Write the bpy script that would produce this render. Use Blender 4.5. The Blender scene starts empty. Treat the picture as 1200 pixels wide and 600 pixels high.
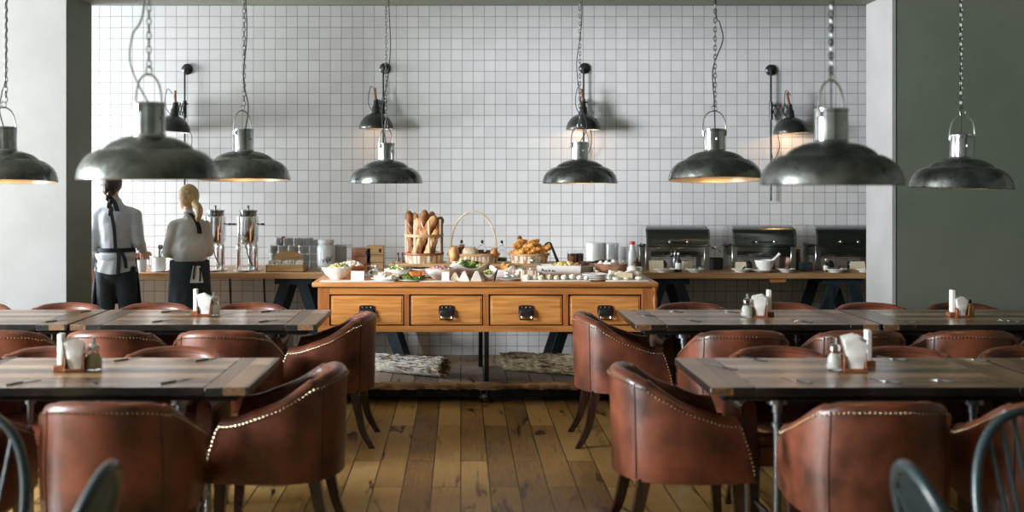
import bpy, bmesh, math, random
from mathutils import Vector, Matrix
random.seed(7)
PI = math.pi
SC = bpy.context.scene
COL = SC.collection
F, CX, CY, CH = 1300.0, 540.0, 212.0, 1.6      # focal length (px), principal point, eye height

def W(px, py, d):
    return Vector(((px - CX) * d / F, d, CH - (py - CY) * d / F))

# ------------------------------------------------------------------ materials
def _new(name):
    m = bpy.data.materials.new(name); m.use_nodes = True
    nt = m.node_tree
    return m, nt, nt.nodes['Principled BSDF']

def _set(b, key, v):
    if key in b.inputs: b.inputs[key].default_value = v

def pm(name, c1, c2=None, scale=8.0, rough=.5, metal=0.0, bump=0.0, stretch=(1, 1, 1), detail=4, coat=0.0,
       trans=0.0, ior=1.45, emit=None, estr=0.0, rough2=None, bscale=None, spec=None, lo=.35, hi=.65, rnd=False, sss=0):
    m, nt, b = _new(name)
    c2 = c2 or c1
    tc = nt.nodes.new('ShaderNodeTexCoord'); mp = nt.nodes.new('ShaderNodeMapping')
    mp.inputs['Scale'].default_value = stretch
    nt.links.new(tc.outputs['Object'], mp.inputs['Vector'])
    vec = mp.outputs['Vector']
    if rnd:
        oi = nt.nodes.new('ShaderNodeObjectInfo'); ad = nt.nodes.new('ShaderNodeVectorMath'); ad.operation = 'MULTIPLY_ADD'
        ad.inputs[1].default_value = (1, 1, 1)
        cb = nt.nodes.new('ShaderNodeCombineXYZ'); ml = nt.nodes.new('ShaderNodeMath'); ml.operation = 'MULTIPLY'; ml.inputs[1].default_value = 37.0
        nt.links.new(oi.outputs['Random'], ml.inputs[0]); nt.links.new(ml.outputs[0], cb.inputs[0]); nt.links.new(ml.outputs[0], cb.inputs[2])
        nt.links.new(vec, ad.inputs[0]); nt.links.new(cb.outputs[0], ad.inputs[2]); vec = ad.outputs[0]
    n = nt.nodes.new('ShaderNodeTexNoise'); n.inputs['Scale'].default_value = scale; n.inputs['Detail'].default_value = detail
    nt.links.new(vec, n.inputs['Vector'])
    r = nt.nodes.new('ShaderNodeValToRGB')
    r.color_ramp.elements[0].position = lo; r.color_ramp.elements[0].color = (*c1, 1)
    r.color_ramp.elements[1].position = hi; r.color_ramp.elements[1].color = (*c2, 1)
    nt.links.new(n.outputs['Fac'], r.inputs['Fac']); nt.links.new(r.outputs['Color'], b.inputs['Base Color'])
    _set(b, 'Roughness', rough); _set(b, 'Metallic', metal); _set(b, 'IOR', ior)
    _set(b, 'Coat Weight', coat); _set(b, 'Coat Roughness', .15); _set(b, 'Transmission Weight', trans)
    if spec is not None: _set(b, 'Specular IOR Level', spec)
    if rough2 is not None:
        mr = nt.nodes.new('ShaderNodeMapRange'); mr.inputs['From Min'].default_value = .35; mr.inputs['From Max'].default_value = .65
        mr.inputs['To Min'].default_value = rough; mr.inputs['To Max'].default_value = rough2
        nt.links.new(n.outputs['Fac'], mr.inputs['Value']); nt.links.new(mr.outputs[0], b.inputs['Roughness'])
    if bump:
        n2 = n
        if bscale:
            n2 = nt.nodes.new('ShaderNodeTexNoise'); n2.inputs['Scale'].default_value = bscale; n2.inputs['Detail'].default_value = 3
            nt.links.new(vec, n2.inputs['Vector'])
        bp = nt.nodes.new('ShaderNodeBump'); bp.inputs['Strength'].default_value = bump; bp.inputs['Distance'].default_value = .01
        nt.links.new(n2.outputs['Fac'], bp.inputs['Height']); nt.links.new(bp.outputs['Normal'], b.inputs['Normal'])
    if emit:
        _set(b, 'Emission Color', (*emit, 1)); _set(b, 'Emission Strength', estr)
    return m

def plank_mat(name, along, width, length, cols, mortar=(.01, .008, .006), rough=.4, msize=.004, grain=60, bump=.3, coat=0.0, knots=True, island=False):
    """wood boards running along axis 'x' or 'y' (object coordinates)"""
    m, nt, b = _new(name)
    L = nt.links
    tc = nt.nodes.new('ShaderNodeTexCoord')
    mp = nt.nodes.new('ShaderNodeMapping')
    if along == 'y': mp.inputs['Rotation'].default_value = (0, 0, PI / 2)
    L.new(tc.outputs['Object'], mp.inputs['Vector'])
    br = nt.nodes.new('ShaderNodeTexBrick')
    br.offset = .37; br.offset_frequency = 2; br.squash = 1
    br.inputs['Color1'].default_value = (0, 0, 0, 1); br.inputs['Color2'].default_value = (1, 1, 1, 1); br.inputs['Mortar'].default_value = (.5, .5, .5, 1)
    br.inputs['Scale'].default_value = 1; br.inputs['Mortar Size'].default_value = msize; br.inputs['Mortar Smooth'].default_value = .2
    br.inputs['Brick Width'].default_value = length; br.inputs['Row Height'].default_value = width
    L.new(mp.outputs['Vector'], br.inputs['Vector'])
    st = nt.nodes.new('ShaderNodeMapping'); st.inputs['Scale'].default_value = (1.0, 9.0, 9.0)
    ad = nt.nodes.new('ShaderNodeVectorMath'); ad.operation = 'ADD'
    sc = nt.nodes.new('ShaderNodeVectorMath'); sc.operation = 'SCALE'; sc.inputs['Scale'].default_value = 7.3
    L.new(br.outputs['Color'], sc.inputs[0]); L.new(mp.outputs['Vector'], ad.inputs[0]); L.new(sc.outputs[0], ad.inputs[1]); L.new(ad.outputs[0], st.inputs['Vector'])
    g = nt.nodes.new('ShaderNodeTexNoise'); g.inputs['Scale'].default_value = grain / 9; g.inputs['Detail'].default_value = 6; g.inputs['Distortion'].default_value = .6
    L.new(st.outputs['Vector'], g.inputs['Vector'])
    big = nt.nodes.new('ShaderNodeTexNoise'); big.inputs['Scale'].default_value = 3.0; big.inputs['Detail'].default_value = 3
    L.new(ad.outputs[0], big.inputs['Vector'])
    mx = nt.nodes.new('ShaderNodeMath'); mx.operation = 'MULTIPLY_ADD'; mx.inputs[1].default_value = .5
    L.new(g.outputs['Fac'], mx.inputs[0])
    m2 = nt.nodes.new('ShaderNodeMath'); m2.operation = 'MULTIPLY_ADD'; m2.inputs[1].default_value = .45
    L.new(br.outputs['Color'], m2.inputs[0])
    m3 = nt.nodes.new('ShaderNodeMath'); m3.operation = 'MULTIPLY'; m3.inputs[1].default_value = .25
    L.new(big.outputs['Fac'], m3.inputs[0]); L.new(m3.outputs[0], m2.inputs[2]); L.new(m2.outputs[0], mx.inputs[2])
    r = nt.nodes.new('ShaderNodeValToRGB')
    els = r.color_ramp.elements
    n = len(cols)
    els[0].position = .22; els[0].color = (*cols[0], 1); els[1].position = .95; els[1].color = (*cols[-1], 1)
    for i in range(1, n - 1):
        e = els.new(.22 + .73 * i / (n - 1)); e.color = (*cols[i], 1)
    L.new(mx.outputs[0], r.inputs['Fac'])
    col = r.outputs['Color']
    if knots:
        kn = nt.nodes.new('ShaderNodeTexNoise'); kn.inputs['Scale'].default_value = 2.4; kn.inputs['Detail'].default_value = 5; kn.inputs['Distortion'].default_value = 1.2
        km = nt.nodes.new('ShaderNodeMapping'); km.inputs['Scale'].default_value = (.55, 3.4, 1); L.new(ad.outputs[0], km.inputs['Vector']); L.new(km.outputs[0], kn.inputs['Vector'])
        kr = nt.nodes.new('ShaderNodeValToRGB'); kr.color_ramp.elements[0].position = .60; kr.color_ramp.elements[0].color = (0, 0, 0, 1)
        kr.color_ramp.elements[1].position = .68; kr.color_ramp.elements[1].color = (1, 1, 1, 1)
        L.new(kn.outputs['Fac'], kr.inputs['Fac'])
        mk = nt.nodes.new('ShaderNodeMix'); mk.data_type = 'RGBA'; mk.inputs['B'].default_value = (cols[0][0] * .45, cols[0][1] * .42, cols[0][2] * .4, 1)
        L.new(kr.outputs['Color'], mk.inputs['Factor']); L.new(col, mk.inputs['A']); col = mk.outputs['Result']
    mm = nt.nodes.new('ShaderNodeMix'); mm.data_type = 'RGBA'; mm.inputs['B'].default_value = (*mortar, 1)
    L.new(br.outputs['Fac'], mm.inputs['Factor']); L.new(col, mm.inputs['A']); L.new(mm.outputs['Result'], b.inputs['Base Color'])
    mr = nt.nodes.new('ShaderNodeMapRange'); mr.inputs['To Min'].default_value = rough - .1; mr.inputs['To Max'].default_value = rough + .2
    L.new(g.outputs['Fac'], mr.inputs['Value']); L.new(mr.outputs[0], b.inputs['Roughness'])
    hb = nt.nodes.new('ShaderNodeMath'); hb.operation = 'SUBTRACT'; L.new(g.outputs['Fac'], hb.inputs[0]); L.new(br.outputs['Fac'], hb.inputs[1])
    bp = nt.nodes.new('ShaderNodeBump'); bp.inputs['Strength'].default_value = bump; bp.inputs['Distance'].default_value = .004
    L.new(hb.outputs[0], bp.inputs['Height']); L.new(bp.outputs['Normal'], b.inputs['Normal'])
    _set(b, 'Coat Weight', coat); _set(b, 'Coat Roughness', .2)
    return m

def tile_mat():
    m, nt, b = _new('white_tiles'); L = nt.links
    tc = nt.nodes.new('ShaderNodeTexCoord'); sp = nt.nodes.new('ShaderNodeSeparateXYZ'); cb = nt.nodes.new('ShaderNodeCombineXYZ')
    L.new(tc.outputs['Object'], sp.inputs[0]); L.new(sp.outputs['X'], cb.inputs[0]); L.new(sp.outputs['Z'], cb.inputs[1])
    mp = nt.nodes.new('ShaderNodeMapping'); P = .10106
    mp.inputs['Location'].default_value = (3.0184 + 60 * P, -2.6067 + 40 * P, 0)
    L.new(cb.outputs[0], mp.inputs['Vector'])
    br = nt.nodes.new('ShaderNodeTexBrick'); br.offset = 0; br.squash = 1
    br.inputs['Color1'].default_value = (.74, .75, .77, 1); br.inputs['Color2'].default_value = (.82, .83, .85, 1); br.inputs['Mortar'].default_value = (.22, .23, .23, 1)
    br.inputs['Scale'].default_value = 1; br.inputs['Mortar Size'].default_value = .0025; br.inputs['Mortar Smooth'].default_value = .25
    br.inputs['Brick Width'].default_value = P; br.inputs['Row Height'].default_value = P; br.inputs['Bias'].default_value = 0
    L.new(mp.outputs[0], br.inputs['Vector']); L.new(br.outputs['Color'], b.inputs['Base Color'])
    _set(b, 'Roughness', .28)
    mr = nt.nodes.new('ShaderNodeMapRange'); mr.inputs['To Min'].default_value = .3; mr.inputs['To Max'].default_value = .8
    L.new(br.outputs['Fac'], mr.inputs['Value']); L.new(mr.outputs[0], b.inputs['Roughness'])
    iv = nt.nodes.new('ShaderNodeMath'); iv.operation = 'SUBTRACT'; iv.inputs[0].default_value = 1; L.new(br.outputs['Fac'], iv.inputs[1])
    bp = nt.nodes.new('ShaderNodeBump'); bp.inputs['Strength'].default_value = .4; bp.inputs['Distance'].default_value = .002
    L.new(iv.outputs[0], bp.inputs['Height']); L.new(bp.outputs['Normal'], b.inputs['Normal'])
    return m

M = {}
M['tile'] = tile_mat()
M['white_paint'] = pm('white_paint', (.36, .363, .36), (.40, .403, .40), 3, .6, bump=.05, bscale=80)
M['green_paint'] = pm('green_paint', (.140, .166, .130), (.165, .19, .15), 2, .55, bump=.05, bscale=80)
M['pier_paint'] = pm('pale_grey_paint', (.27, .272, .27), (.30, .302, .30), 3, .6, bump=.05, bscale=80)
M['grey_green'] = pm('grey_green_paint', (.20, .23, .19), (.23, .26, .22), 2, .6)
M['ceiling'] = pm('ceiling_paint', (.20, .22, .19), (.23, .25, .22), 3, .8)
M['floor'] = plank_mat('oak_floor', 'y', .152, 1.45, [(.07, .036, .010), (.28, .165, .052), (.44, .275, .095), (.56, .38, .155)], rough=.34, msize=.0035, bump=.35, coat=.2)
WOODC = [(.024, .012, .006), (.125, .064, .029), (.32, .185, .095), (.54, .40, .27)]
M['table_x'] = plank_mat('table_wood_lengthwise', 'x', .112, 3.0, WOODC, rough=.26, msize=.0028, bump=.4, coat=.5, knots=True)
M['table_y'] = plank_mat('table_wood_crosswise', 'y', .095, 1.5, WOODC, rough=.36, msize=.0022, bump=.6, coat=.4, knots=False)
M['iron'] = pm('black_iron', (.018, .020, .020), (.035, .037, .036), 12, .42, .7, bump=.05)
M['steel_pipe'] = pm('steel_pipe', (.20, .22, .23), (.34, .36, .38), 14, .32, .9)
M['leather'] = pm('brown_leather', (.032, .011, .006), (.215, .060, .028), 5.5, .32, bump=.10, bscale=120, coat=.15, rough2=.46, detail=7, rnd=True, lo=.3, hi=.7)
M['leather_in'] = pm('brown_leather_seat', (.13, .034, .017), (.21, .06, .03), 5, .34, bump=.12, bscale=140, coat=.25, detail=6, rnd=True)
M['seam'] = pm('leather_seam', (.05, .017, .010), None, 5, .5)
M['brass'] = pm('brass_nail', (.50, .40, .24), (.62, .52, .34), 9, .25, 1)
M['dark_leg'] = pm('dark_stained_wood', (.018, .008, .006), (.045, .018, .012), 10, .26, bump=.05, coat=.4, stretch=(3, 3, .4))
M['windsor'] = pm('blue_green_paint', (.020, .034, .040), (.035, .056, .064), 14, .33, bump=.1, coat=.25)
M['lampmetal'] = pm('aged_zinc', (.10, .11, .105), (.30, .315, .30), 9, .17, .95, bump=.14, bscale=45, rough2=.36, detail=9, rnd=True, lo=.3, hi=.72)
M['lampneck'] = pm('polished_zinc', (.30, .31, .31), (.55, .56, .56), 9, .10, 1, rough2=.22, rnd=True)
M['lampin'] = pm('lamp_inside', (.55, .50, .40), (.65, .60, .5), 9, .4, .6)
M['wire'] = pm('bright_wire', (.55, .56, .56), (.75, .76, .76), 9, .25, .9)
M['chain'] = pm('dull_chain', (.11, .12, .11), (.2, .2, .19), 40, .4, .85)
M['cord'] = pm('black_cord', (.012, .012, .014), None, 5, .6)
M['bulb'] = pm('warm_bulb', (.9, .7, .45), None, 5, .4, emit=(1, .62, .28), estr=7)
M['sconce'] = pm('black_enamel', (.020, .024, .022), (.04, .045, .04), 8, .3, .3, coat=.3)
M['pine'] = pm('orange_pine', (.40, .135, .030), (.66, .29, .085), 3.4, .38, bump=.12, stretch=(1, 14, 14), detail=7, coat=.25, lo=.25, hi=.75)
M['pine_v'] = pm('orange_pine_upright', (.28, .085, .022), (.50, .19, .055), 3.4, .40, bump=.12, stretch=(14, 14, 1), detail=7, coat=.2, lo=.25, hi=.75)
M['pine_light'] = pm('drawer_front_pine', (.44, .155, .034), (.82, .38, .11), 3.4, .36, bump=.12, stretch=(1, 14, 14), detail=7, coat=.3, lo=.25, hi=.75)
M['pine_gap_shade'] = pm('shadow_gap_wood', (.05, .02, .008), None, 4, .6)  # dark colour stands in for the shade in the drawer gaps
M['counter'] = pm('counter_oak', (.27, .135, .055), (.54, .32, .15), 3.0, .42, bump=.1, stretch=(1, 12, 12), detail=6, coat=.15, lo=.25, hi=.75)
M['pallet'] = plank_mat('grey_shelf_boards', 'y', .17, 2.0, [(.11, .085, .07), (.24, .185, .145), (.36, .29, .23), (.46, .39, .33)], rough=.6, msize=.004, bump=.5)
M['edge'] = pm('rough_live_edge', (.16, .08, .035), (.52, .32, .17), 5, .6, bump=.8, stretch=(1, 5, 5), detail=8)
M['chrome'] = pm('chrome', (.72, .73, .74), (.80, .81, .82), 5, .10, 1)
M['steel'] = pm('brushed_steel', (.17, .18, .17), (.26, .27, .255), 5, .20, 1, stretch=(1, 30, 30))
M['steel_light'] = pm('satin_steel', (.42, .43, .42), (.52, .53, .52), 5, .3, 1)
M['china'] = pm('white_china', (.80, .80, .79), (.85, .85, .84), 5, .18, coat=.3)
M['china_grey'] = pm('grey_stoneware', (.42, .46, .48), (.52, .56, .58), 5, .25, coat=.3)
M['china_pale'] = pm('pale_grey_enamel', (.60, .63, .64), (.68, .71, .72), 5, .3, coat=.2)
M['glass'] = pm('clear_glass', (.95, .97, .97), None, 5, .02, trans=1.0, ior=1.3)
M['paper'] = pm('white_paper', (.80, .80, .78), (.85, .85, .83), 30, .8, bump=.1)
M['black'] = pm('black_plastic', (.015, .015, .016), None, 5, .4)
M['ink'] = pm('black_ink', (.02, .02, .02), None, 5, .7)
M['boxwood'] = pm('light_box_wood', (.42, .24, .10), (.58, .37, .18), 5, .5, stretch=(1, 9, 9), bump=.1)
M['veneer'] = pm('pale_veneer_slats', (.36, .22, .12), (.84, .72, .58), 17, .5, stretch=(3, 3, .05), bump=.15, detail=1, lo=.42, hi=.56)
M['walnut'] = pm('reddish_wood', (.16, .05, .02), (.30, .11, .045), 6, .4, stretch=(2, 8, 8), bump=.1)
M['bowlwood'] = pm('mottled_copper_wood', (.24, .095, .05), (.48, .26, .17), 11, .35, bump=.2, coat=.2)
M['bread'] = pm('baked_crust', (.42, .17, .045), (.80, .52, .25), 13, .6, bump=.35, detail=6, rnd=True, lo=.38, hi=.66)
M['bread_dk'] = pm('dark_crust', (.16, .055, .02), (.38, .16, .06), 13, .6, bump=.3, rnd=True)
M['flour'] = pm('floured_crust', (.50, .38, .27), (.78, .68, .56), 9, .7, bump=.25)
M['croissant'] = pm('glazed_pastry', (.52, .19, .03), (.85, .44, .10), 16, .38, bump=.35, coat=.35, rnd=True)
M['eggwhite'] = pm('white_cheese', (.82, .80, .72), (.88, .86, .80), 12, .5, sss=.1)
M['cream'] = pm('cream_cheese', (.74, .64, .42), (.82, .74, .54), 12, .5)
M['yellow'] = pm('yellow_pasta', (.72, .52, .10), (.82, .66, .24), 20, .5)
M['green'] = pm('leaf_green', (.05, .13, .02), (.14, .28, .05), 20, .5)
M['ltgreen'] = pm('pale_green', (.35, .48, .12), (.52, .62, .22), 20, .5)
M['salmon'] = pm('smoked_salmon', (.70, .16, .04), (.85, .32, .12), 20, .4, coat=.2)
M['ham'] = pm('pink_ham', (.58, .27, .20), (.75, .45, .36), 20, .45)
M['purple'] = pm('purple_onion', (.12, .03, .10), (.2, .06, .14), 20, .4)
M['olive'] = pm('dark_olives', (.03, .015, .015), (.07, .03, .025), 20, .3)
M['redberry'] = pm('red_berries', (.28, .03, .025), (.42, .07, .04), 20, .35)
M['choc'] = pm('brown_spread', (.07, .030, .015), (.13, .06, .03), 20, .4)
M['amber'] = pm('amber_oil', (.50, .24, .05), (.6, .32, .08), 5, .15, coat=.5)
M['sugar'] = pm('raw_sugar', (.42, .38, .22), (.55, .50, .32), 60, .6)
M['sugar_w'] = pm('white_sugar', (.78, .77, .72), (.85, .84, .80), 60, .6)
M['red'] = pm('red_cap', (.6, .05, .03), None, 5, .4)
M['straw_w'] = pm('white_birch_bark', (.60, .57, .52), (.86, .83, .77), 22, .8, bump=.6, stretch=(1, 1, 1))
M['straw_t'] = pm('tan_bark', (.26, .20, .11), (.58, .50, .34), 22, .8, bump=.6)
M['pith'] = pm('brown_bark_core', (.09, .055, .025), (.24, .16, .08), 22, .8, bump=.5)
M['skin'] = pm('skin', (.62, .37, .27), (.66, .41, .31), 5, .5)
M['shirt_blue'] = pm('pale_blue_cotton', (.44, .47, .51), (.53, .56, .60), 6, .85, bump=.5, bscale=9)
M['shirt_white'] = pm('grey_white_cotton', (.54, .54, .55), (.62, .62, .63), 6, .85, bump=.5, bscale=9)
M['navy'] = pm('navy_cloth', (.010, .020, .028), (.020, .034, .045), 8, .8, bump=.4, bscale=9)
M['apron'] = pm('black_apron', (.010, .012, .018), (.018, .02, .028), 8, .8)
M['hair_dk'] = pm('dark_brown_hair', (.025, .014, .010), (.06, .032, .02), 30, .5, bump=.6, stretch=(4, 4, .6))
M['hair_bl'] = pm('blonde_hair', (.38, .24, .10), (.66, .48, .24), 30, .45, bump=.6, stretch=(4, 4, .6))
M['pitch'] = pm('dark_panel', (.02, .02, .019), (.03, .03, .028), 5, .6)
M['tongs'] = M['steel']

# ------------------------------------------------------------------ geometry helpers
class MB:
    def __init__(s): s.bm = bmesh.new(); s.mi = 0
    def _tag(s, faces):
        for f in faces: f.material_index = s.mi
    def box(s, lo, hi, bev=0.0, seg=2, mtx=None):
        lo, hi = Vector(lo), Vector(hi)
        r = bmesh.ops.create_cube(s.bm, size=1.0)
        vs = r['verts']
        c = (lo + hi) / 2; d = hi - lo
        for v in vs: v.co = Vector((v.co.x * d.x, v.co.y * d.y, v.co.z * d.z)) + c
        fs = list({f for v in vs for f in v.link_faces})
        if bev > 0:
            es = list({e for v in vs for e in v.link_edges})
            rr = bmesh.ops.bevel(s.bm, geom=es, offset=min(bev, min(d) * .45), segments=seg, affect='EDGES', profile=.5)
            fs = rr['faces']
            vv = {v for f in fs for v in f.verts}
            fs = list({f for v in vv for f in v.link_faces})
            vs = list(vv)
        s._tag(fs)
        if mtx: bmesh.ops.transform(s.bm, matrix=mtx, verts=list({v for f in fs for v in f.verts}))
        return s
    def rings(s, rings, cap=True, closed=True):
        """rings: list of lists of Vector, same length"""
        vr = [[s.bm.verts.new(p) for p in r] for r in rings]
        n = len(vr[0]); fs = []
        for a, b in zip(vr, vr[1:]):
            for i in range(n if closed else n - 1):
                j = (i + 1) % n
                try: fs.append(s.bm.faces.new((a[i], a[j], b[j], b[i])))
                except ValueError: pass
        if cap and closed:
            for r in (vr[0][::-1], vr[-1]):
                try: fs.append(s.bm.faces.new(r))
                except ValueError: pass
        s._tag(fs)
        return s
    def lathe(s, prof, seg=24, mtx=None, sx=1, sy=1, cap=True):
        """prof: list of (r, z)"""
        rs = []
        for r, z in prof:
            r = max(r, 1e-4)
            ring = [Vector((r * sx * math.cos(2 * PI * i / seg), r * sy * math.sin(2 * PI * i / seg), z)) for i in range(seg)]
            if mtx: ring = [mtx @ p for p in ring]
            rs.append(ring)
        return s.rings(rs, cap)
    def tube(s, pts, r, seg=8, closed=False, flat=1.0, cap=True):
        pts = [Vector(p) for p in pts]; n = len(pts)
        rad = r if isinstance(r, (list, tuple)) else [r] * n
        rs = []; up = None
        for i, p in enumerate(pts):
            if closed: t = pts[(i + 1) % n] - pts[i - 1]
            else: t = pts[min(i + 1, n - 1)] - pts[max(i - 1, 0)]
            if t.length < 1e-9: t = Vector((0, 0, 1))
            t.normalize()
            if up is None:
                up = Vector((0, 0, 1)) if abs(t.z) < .9 else Vector((0, 1, 0))
            x = t.cross(up)
            if x.length < 1e-6: x = t.cross(Vector((1, 0, 0)))
            x.normalize(); y = x.cross(t).normalized(); up = y
            rs.append([p + x * math.cos(2 * PI * k / seg) * rad[i] + y * math.sin(2 * PI * k / seg) * rad[i] * flat for k in range(seg)])
        if closed:
            rs.append(rs[0]); return s.rings(rs, False)
        return s.rings(rs, cap)
    def ball(s, c, r, u=12, v=8, mtx=None):
        if not isinstance(r, (tuple, list, Vector)): r = (r, r, r)
        c = Vector(c); rs = []
        for j in range(v + 1):
            a = -PI / 2 + PI * j / v
            q = max(math.cos(a), 1e-3)
            ring = [Vector((q * math.cos(2 * PI * i / u) * r[0], q * math.sin(2 * PI * i / u) * r[1], math.sin(a) * r[2])) for i in range(u)]
            if mtx: ring = [mtx @ p for p in ring]
            rs.append([p + c for p in ring])
        return s.rings(rs, True)
    def prism(s, poly, axis, a, b):
        """poly 2-D; axis 'x','y','z' extruded from a to b"""
        def P(u, v, w):
            return Vector((w, u, v)) if axis == 'x' else Vector((u, w, v)) if axis == 'y' else Vector((u, v, w))
        s.rings([[P(u, v, a) for u, v in poly], [P(u, v, b) for u, v in poly]], True)
        return s
    def build(s, name, mats, parent=None, loc=None, rot=None, smooth=True, ang=38):
        bm = s.bm
        bmesh.ops.remove_doubles(bm, verts=bm.verts, dist=1e-6)
        bmesh.ops.recalc_face_normals(bm, faces=bm.faces)
        if smooth:
            for f in bm.faces: f.smooth = True
            lim = math.radians(ang)
            for e in bm.edges:
                if len(e.link_faces) == 2 and e.calc_face_angle(0) > lim: e.smooth = False
        me = bpy.data.meshes.new(name); bm.to_mesh(me); bm.free()
        if not isinstance(mats, (list, tuple)): mats = [mats]
        for m in mats: me.materials.append(m)
        o = bpy.data.objects.new(name, me); COL.objects.link(o)
        if parent: o.parent = parent
        if loc is not None: o.location = loc
        if rot is not None: o.rotation_euler = rot
        return o

def thing(name, label, cat, loc=(0, 0, 0), rz=0, group=None, rot=None):
    o = bpy.data.objects.new(name, None); COL.objects.link(o); o.empty_display_size = .1
    o.location = loc; o.rotation_euler = rot or (0, 0, rz)
    return tag(o, label, cat, group)
def tag(o, label, cat, group=None, kind=None):
    o['label'] = label; o['category'] = cat
    if group: o['group'] = group
    elif 'group' in o.keys(): del o['group']
    if kind: o['kind'] = kind
    return o
def struct(o): o['kind'] = 'structure'; return o
def copy_tree(o, parent=None):
    c = o.copy(); COL.objects.link(c)
    if parent: c.parent = parent
    for ch in [x for x in bpy.data.objects if x.parent == o]: copy_tree(ch, c)
    return c
def rotm(ax, deg): return Matrix.Rotation(math.radians(deg), 4, ax)
def T(x, y, z): return Matrix.Translation((x, y, z))
def catmull(P, n):
    P = [Vector(p) for p in P]; out = []
    for i in range(len(P) - 1):
        p0, p1, p2, p3 = P[max(i - 1, 0)], P[i], P[i + 1], P[min(i + 2, len(P) - 1)]
        for k in range(n):
            t = k / n
            out.append(.5 * ((2 * p1) + (p2 - p0) * t + (2 * p0 - 5 * p1 + 4 * p2 - p3) * t * t + (3 * p1 - p0 - 3 * p2 + p3) * t ** 3))
    out.append(P[-1]); return out
def lerp(xs, x):
    """piecewise-linear table lookup [(x, y), ...]"""
    if x <= xs[0][0]: return xs[0][1]
    for (a, b), (c, d) in zip(xs, xs[1:]):
        if x <= c: return b + (d - b) * (x - a) / (c - a)
    return xs[-1][1]

# ------------------------------------------------------------------ the room
WY = 10.2
def wallbox(name, lo, hi, m):
    return struct(MB().box(lo, hi).build(name, m, smooth=False))
wallbox('floor', (-7.65, -3.2, -.1), (6, WY + .2, 0), M['floor'])
wallbox('ceiling', (-7.65, -3.2, 3.7), (6, WY + .2, 3.8), M['ceiling'])
wallbox('wall_back', (-6, WY, 0), (6, WY + .15, 3.213), M['tile'])
wallbox('trim_1', (-6, WY - .004, 3.213), (6, WY + .15, 3.7), M['grey_green'])      # painted band above the tiles
LY0, LY1 = 7.87, 8.4
wallbox('shade_beam', (-2.82, 8.15, 2.935), (3.095, 8.4, 3.7), M['grey_green'])              # unseen beam added between the piers to shade the upper tiles
wallbox('wall_left_pier', (-6, LY0, 0), (-2.80, LY1, 3.7), M['pier_paint'])
wallbox('trim_2', (-2.80, LY0 + .005, 0), (-2.795, LY1, 3.7), M['green_paint'])             # green return of the left pier
wallbox('wall_right_pier', (3.095, 7.90, 0), (6, 8.4, 3.7), M['green_paint'])
wallbox('trim_3', (3.07, 7.895, 0), (3.095, 8.4, 3.7), M['white_paint'])             # white return of the right pier
wallbox('wall_right', (6, -3.2, 0), (6.15, WY + .2, 3.7), M['green_paint'])
wallbox('wall_front', (-7.65, -3.3, 0), (6, -3.2, 3.7), M['green_paint'])
# left wall with tall window openings; it steps inwards behind the pier
def wall_with_windows(name, X, y0, y1, wins, n0):
    b = MB(); e = [y0] + [v for w in wins for v in w] + [y1]
    for k in range(0, len(e), 2): b.box((X - .15, e[k], 0), (X, e[k + 1], 3.7))
    for q, (p, r) in enumerate(wins):
        b.box((X - .15, p, 0), (X, r, 1.2)); b.box((X - .15, p, 3.5), (X, r, 3.7))
        f = MB(); t = .06
        f.box((X - .12, p, 1.2), (X - .04, r, 1.2 + t)); f.box((X - .12, p, 3.5 - t), (X - .04, r, 3.5)); f.box((X - .12, p, 1.2), (X - .04, p + t, 3.5)); f.box((X - .12, r - t, 1.2), (X - .04, r, 3.5))
        f.box((X - .11, (p + r) / 2 - .02, 1.2), (X - .05, (p + r) / 2 + .02, 3.5)); f.box((X - .11, p, 2.7), (X - .05, r, 2.74))
        struct(f.build('window_%d' % (n0 + q), M['iron'], smooth=False))
    struct(b.build(name, M['white_paint'], smooth=False))
wall_with_windows('wall_left', -7.5, -3.2, 8.4, [(-.6, 1.0), (2.0, 5.2)], 1)
wall_with_windows('wall_left_rear', -6, 8.4, WY + .2, [(8.6, 10.0)], 3)
wallbox('wall_left_return', (-7.65, 8.4, 0), (-6, 8.55, 3.7), M['white_paint'])

# ------------------------------------------------------------------ dining tables
TZ = .76
def make_table():
    root = thing('dining_table', '', 'table')
    L, Wd, bw = 1.44, .76, .185
    b = MB()
    n = 6; pw = Wd / n
    b.mi = 0
    for k in range(n):
        b.box((bw, k * pw + .0008, TZ - .035), (L - bw, (k + 1) * pw - .0008, TZ), .002, 1)
    b.mi = 1
    for x0, x1 in ((0, bw - .0015), (L - bw + .0015, L)):
        b.box((x0, 0, TZ - .035), (x1, Wd, TZ), .003, 1)
    b.build('tabletop', [M['table_x'], M['table_y']], root)
    a = MB()
    i = .06
    for lo, hi in (((i, i, TZ - .066), (L - i, i + .04, TZ - .035)), ((i, Wd - i - .04, TZ - .066), (L - i, Wd - i, TZ - .035)),
                   ((i, i, TZ - .066), (i + .04, Wd - i, TZ - .035)), ((L - i - .04, i, TZ - .066), (L - i, Wd - i, TZ - .035))):
        a.box(lo, hi, .003, 1)
    a.build('apron', M['iron'], root)
    for x in (.31, L - .31):
        for y in (.14, Wd - .14):
            l = MB(); l.lathe([(.045, TZ - .066), (.045, TZ - .093), (.022, TZ - .095), (.022, TZ - .13), (.016, TZ - .132), (.016, TZ - .17), (.024, TZ - .172), (.024, TZ - .19), (.016, TZ - .192), (.016, .03), (.045, .02), (.045, 0)], 14, T(x, y, 0))
            l.build('leg', M['steel_pipe'], root)
        c = MB(); c.tube([(x, .14, .16), (x, Wd - .14, .16)], .013, 10); c.build('crossbar', M['steel_pipe'], root)
    return root
table0 = make_table()
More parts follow.
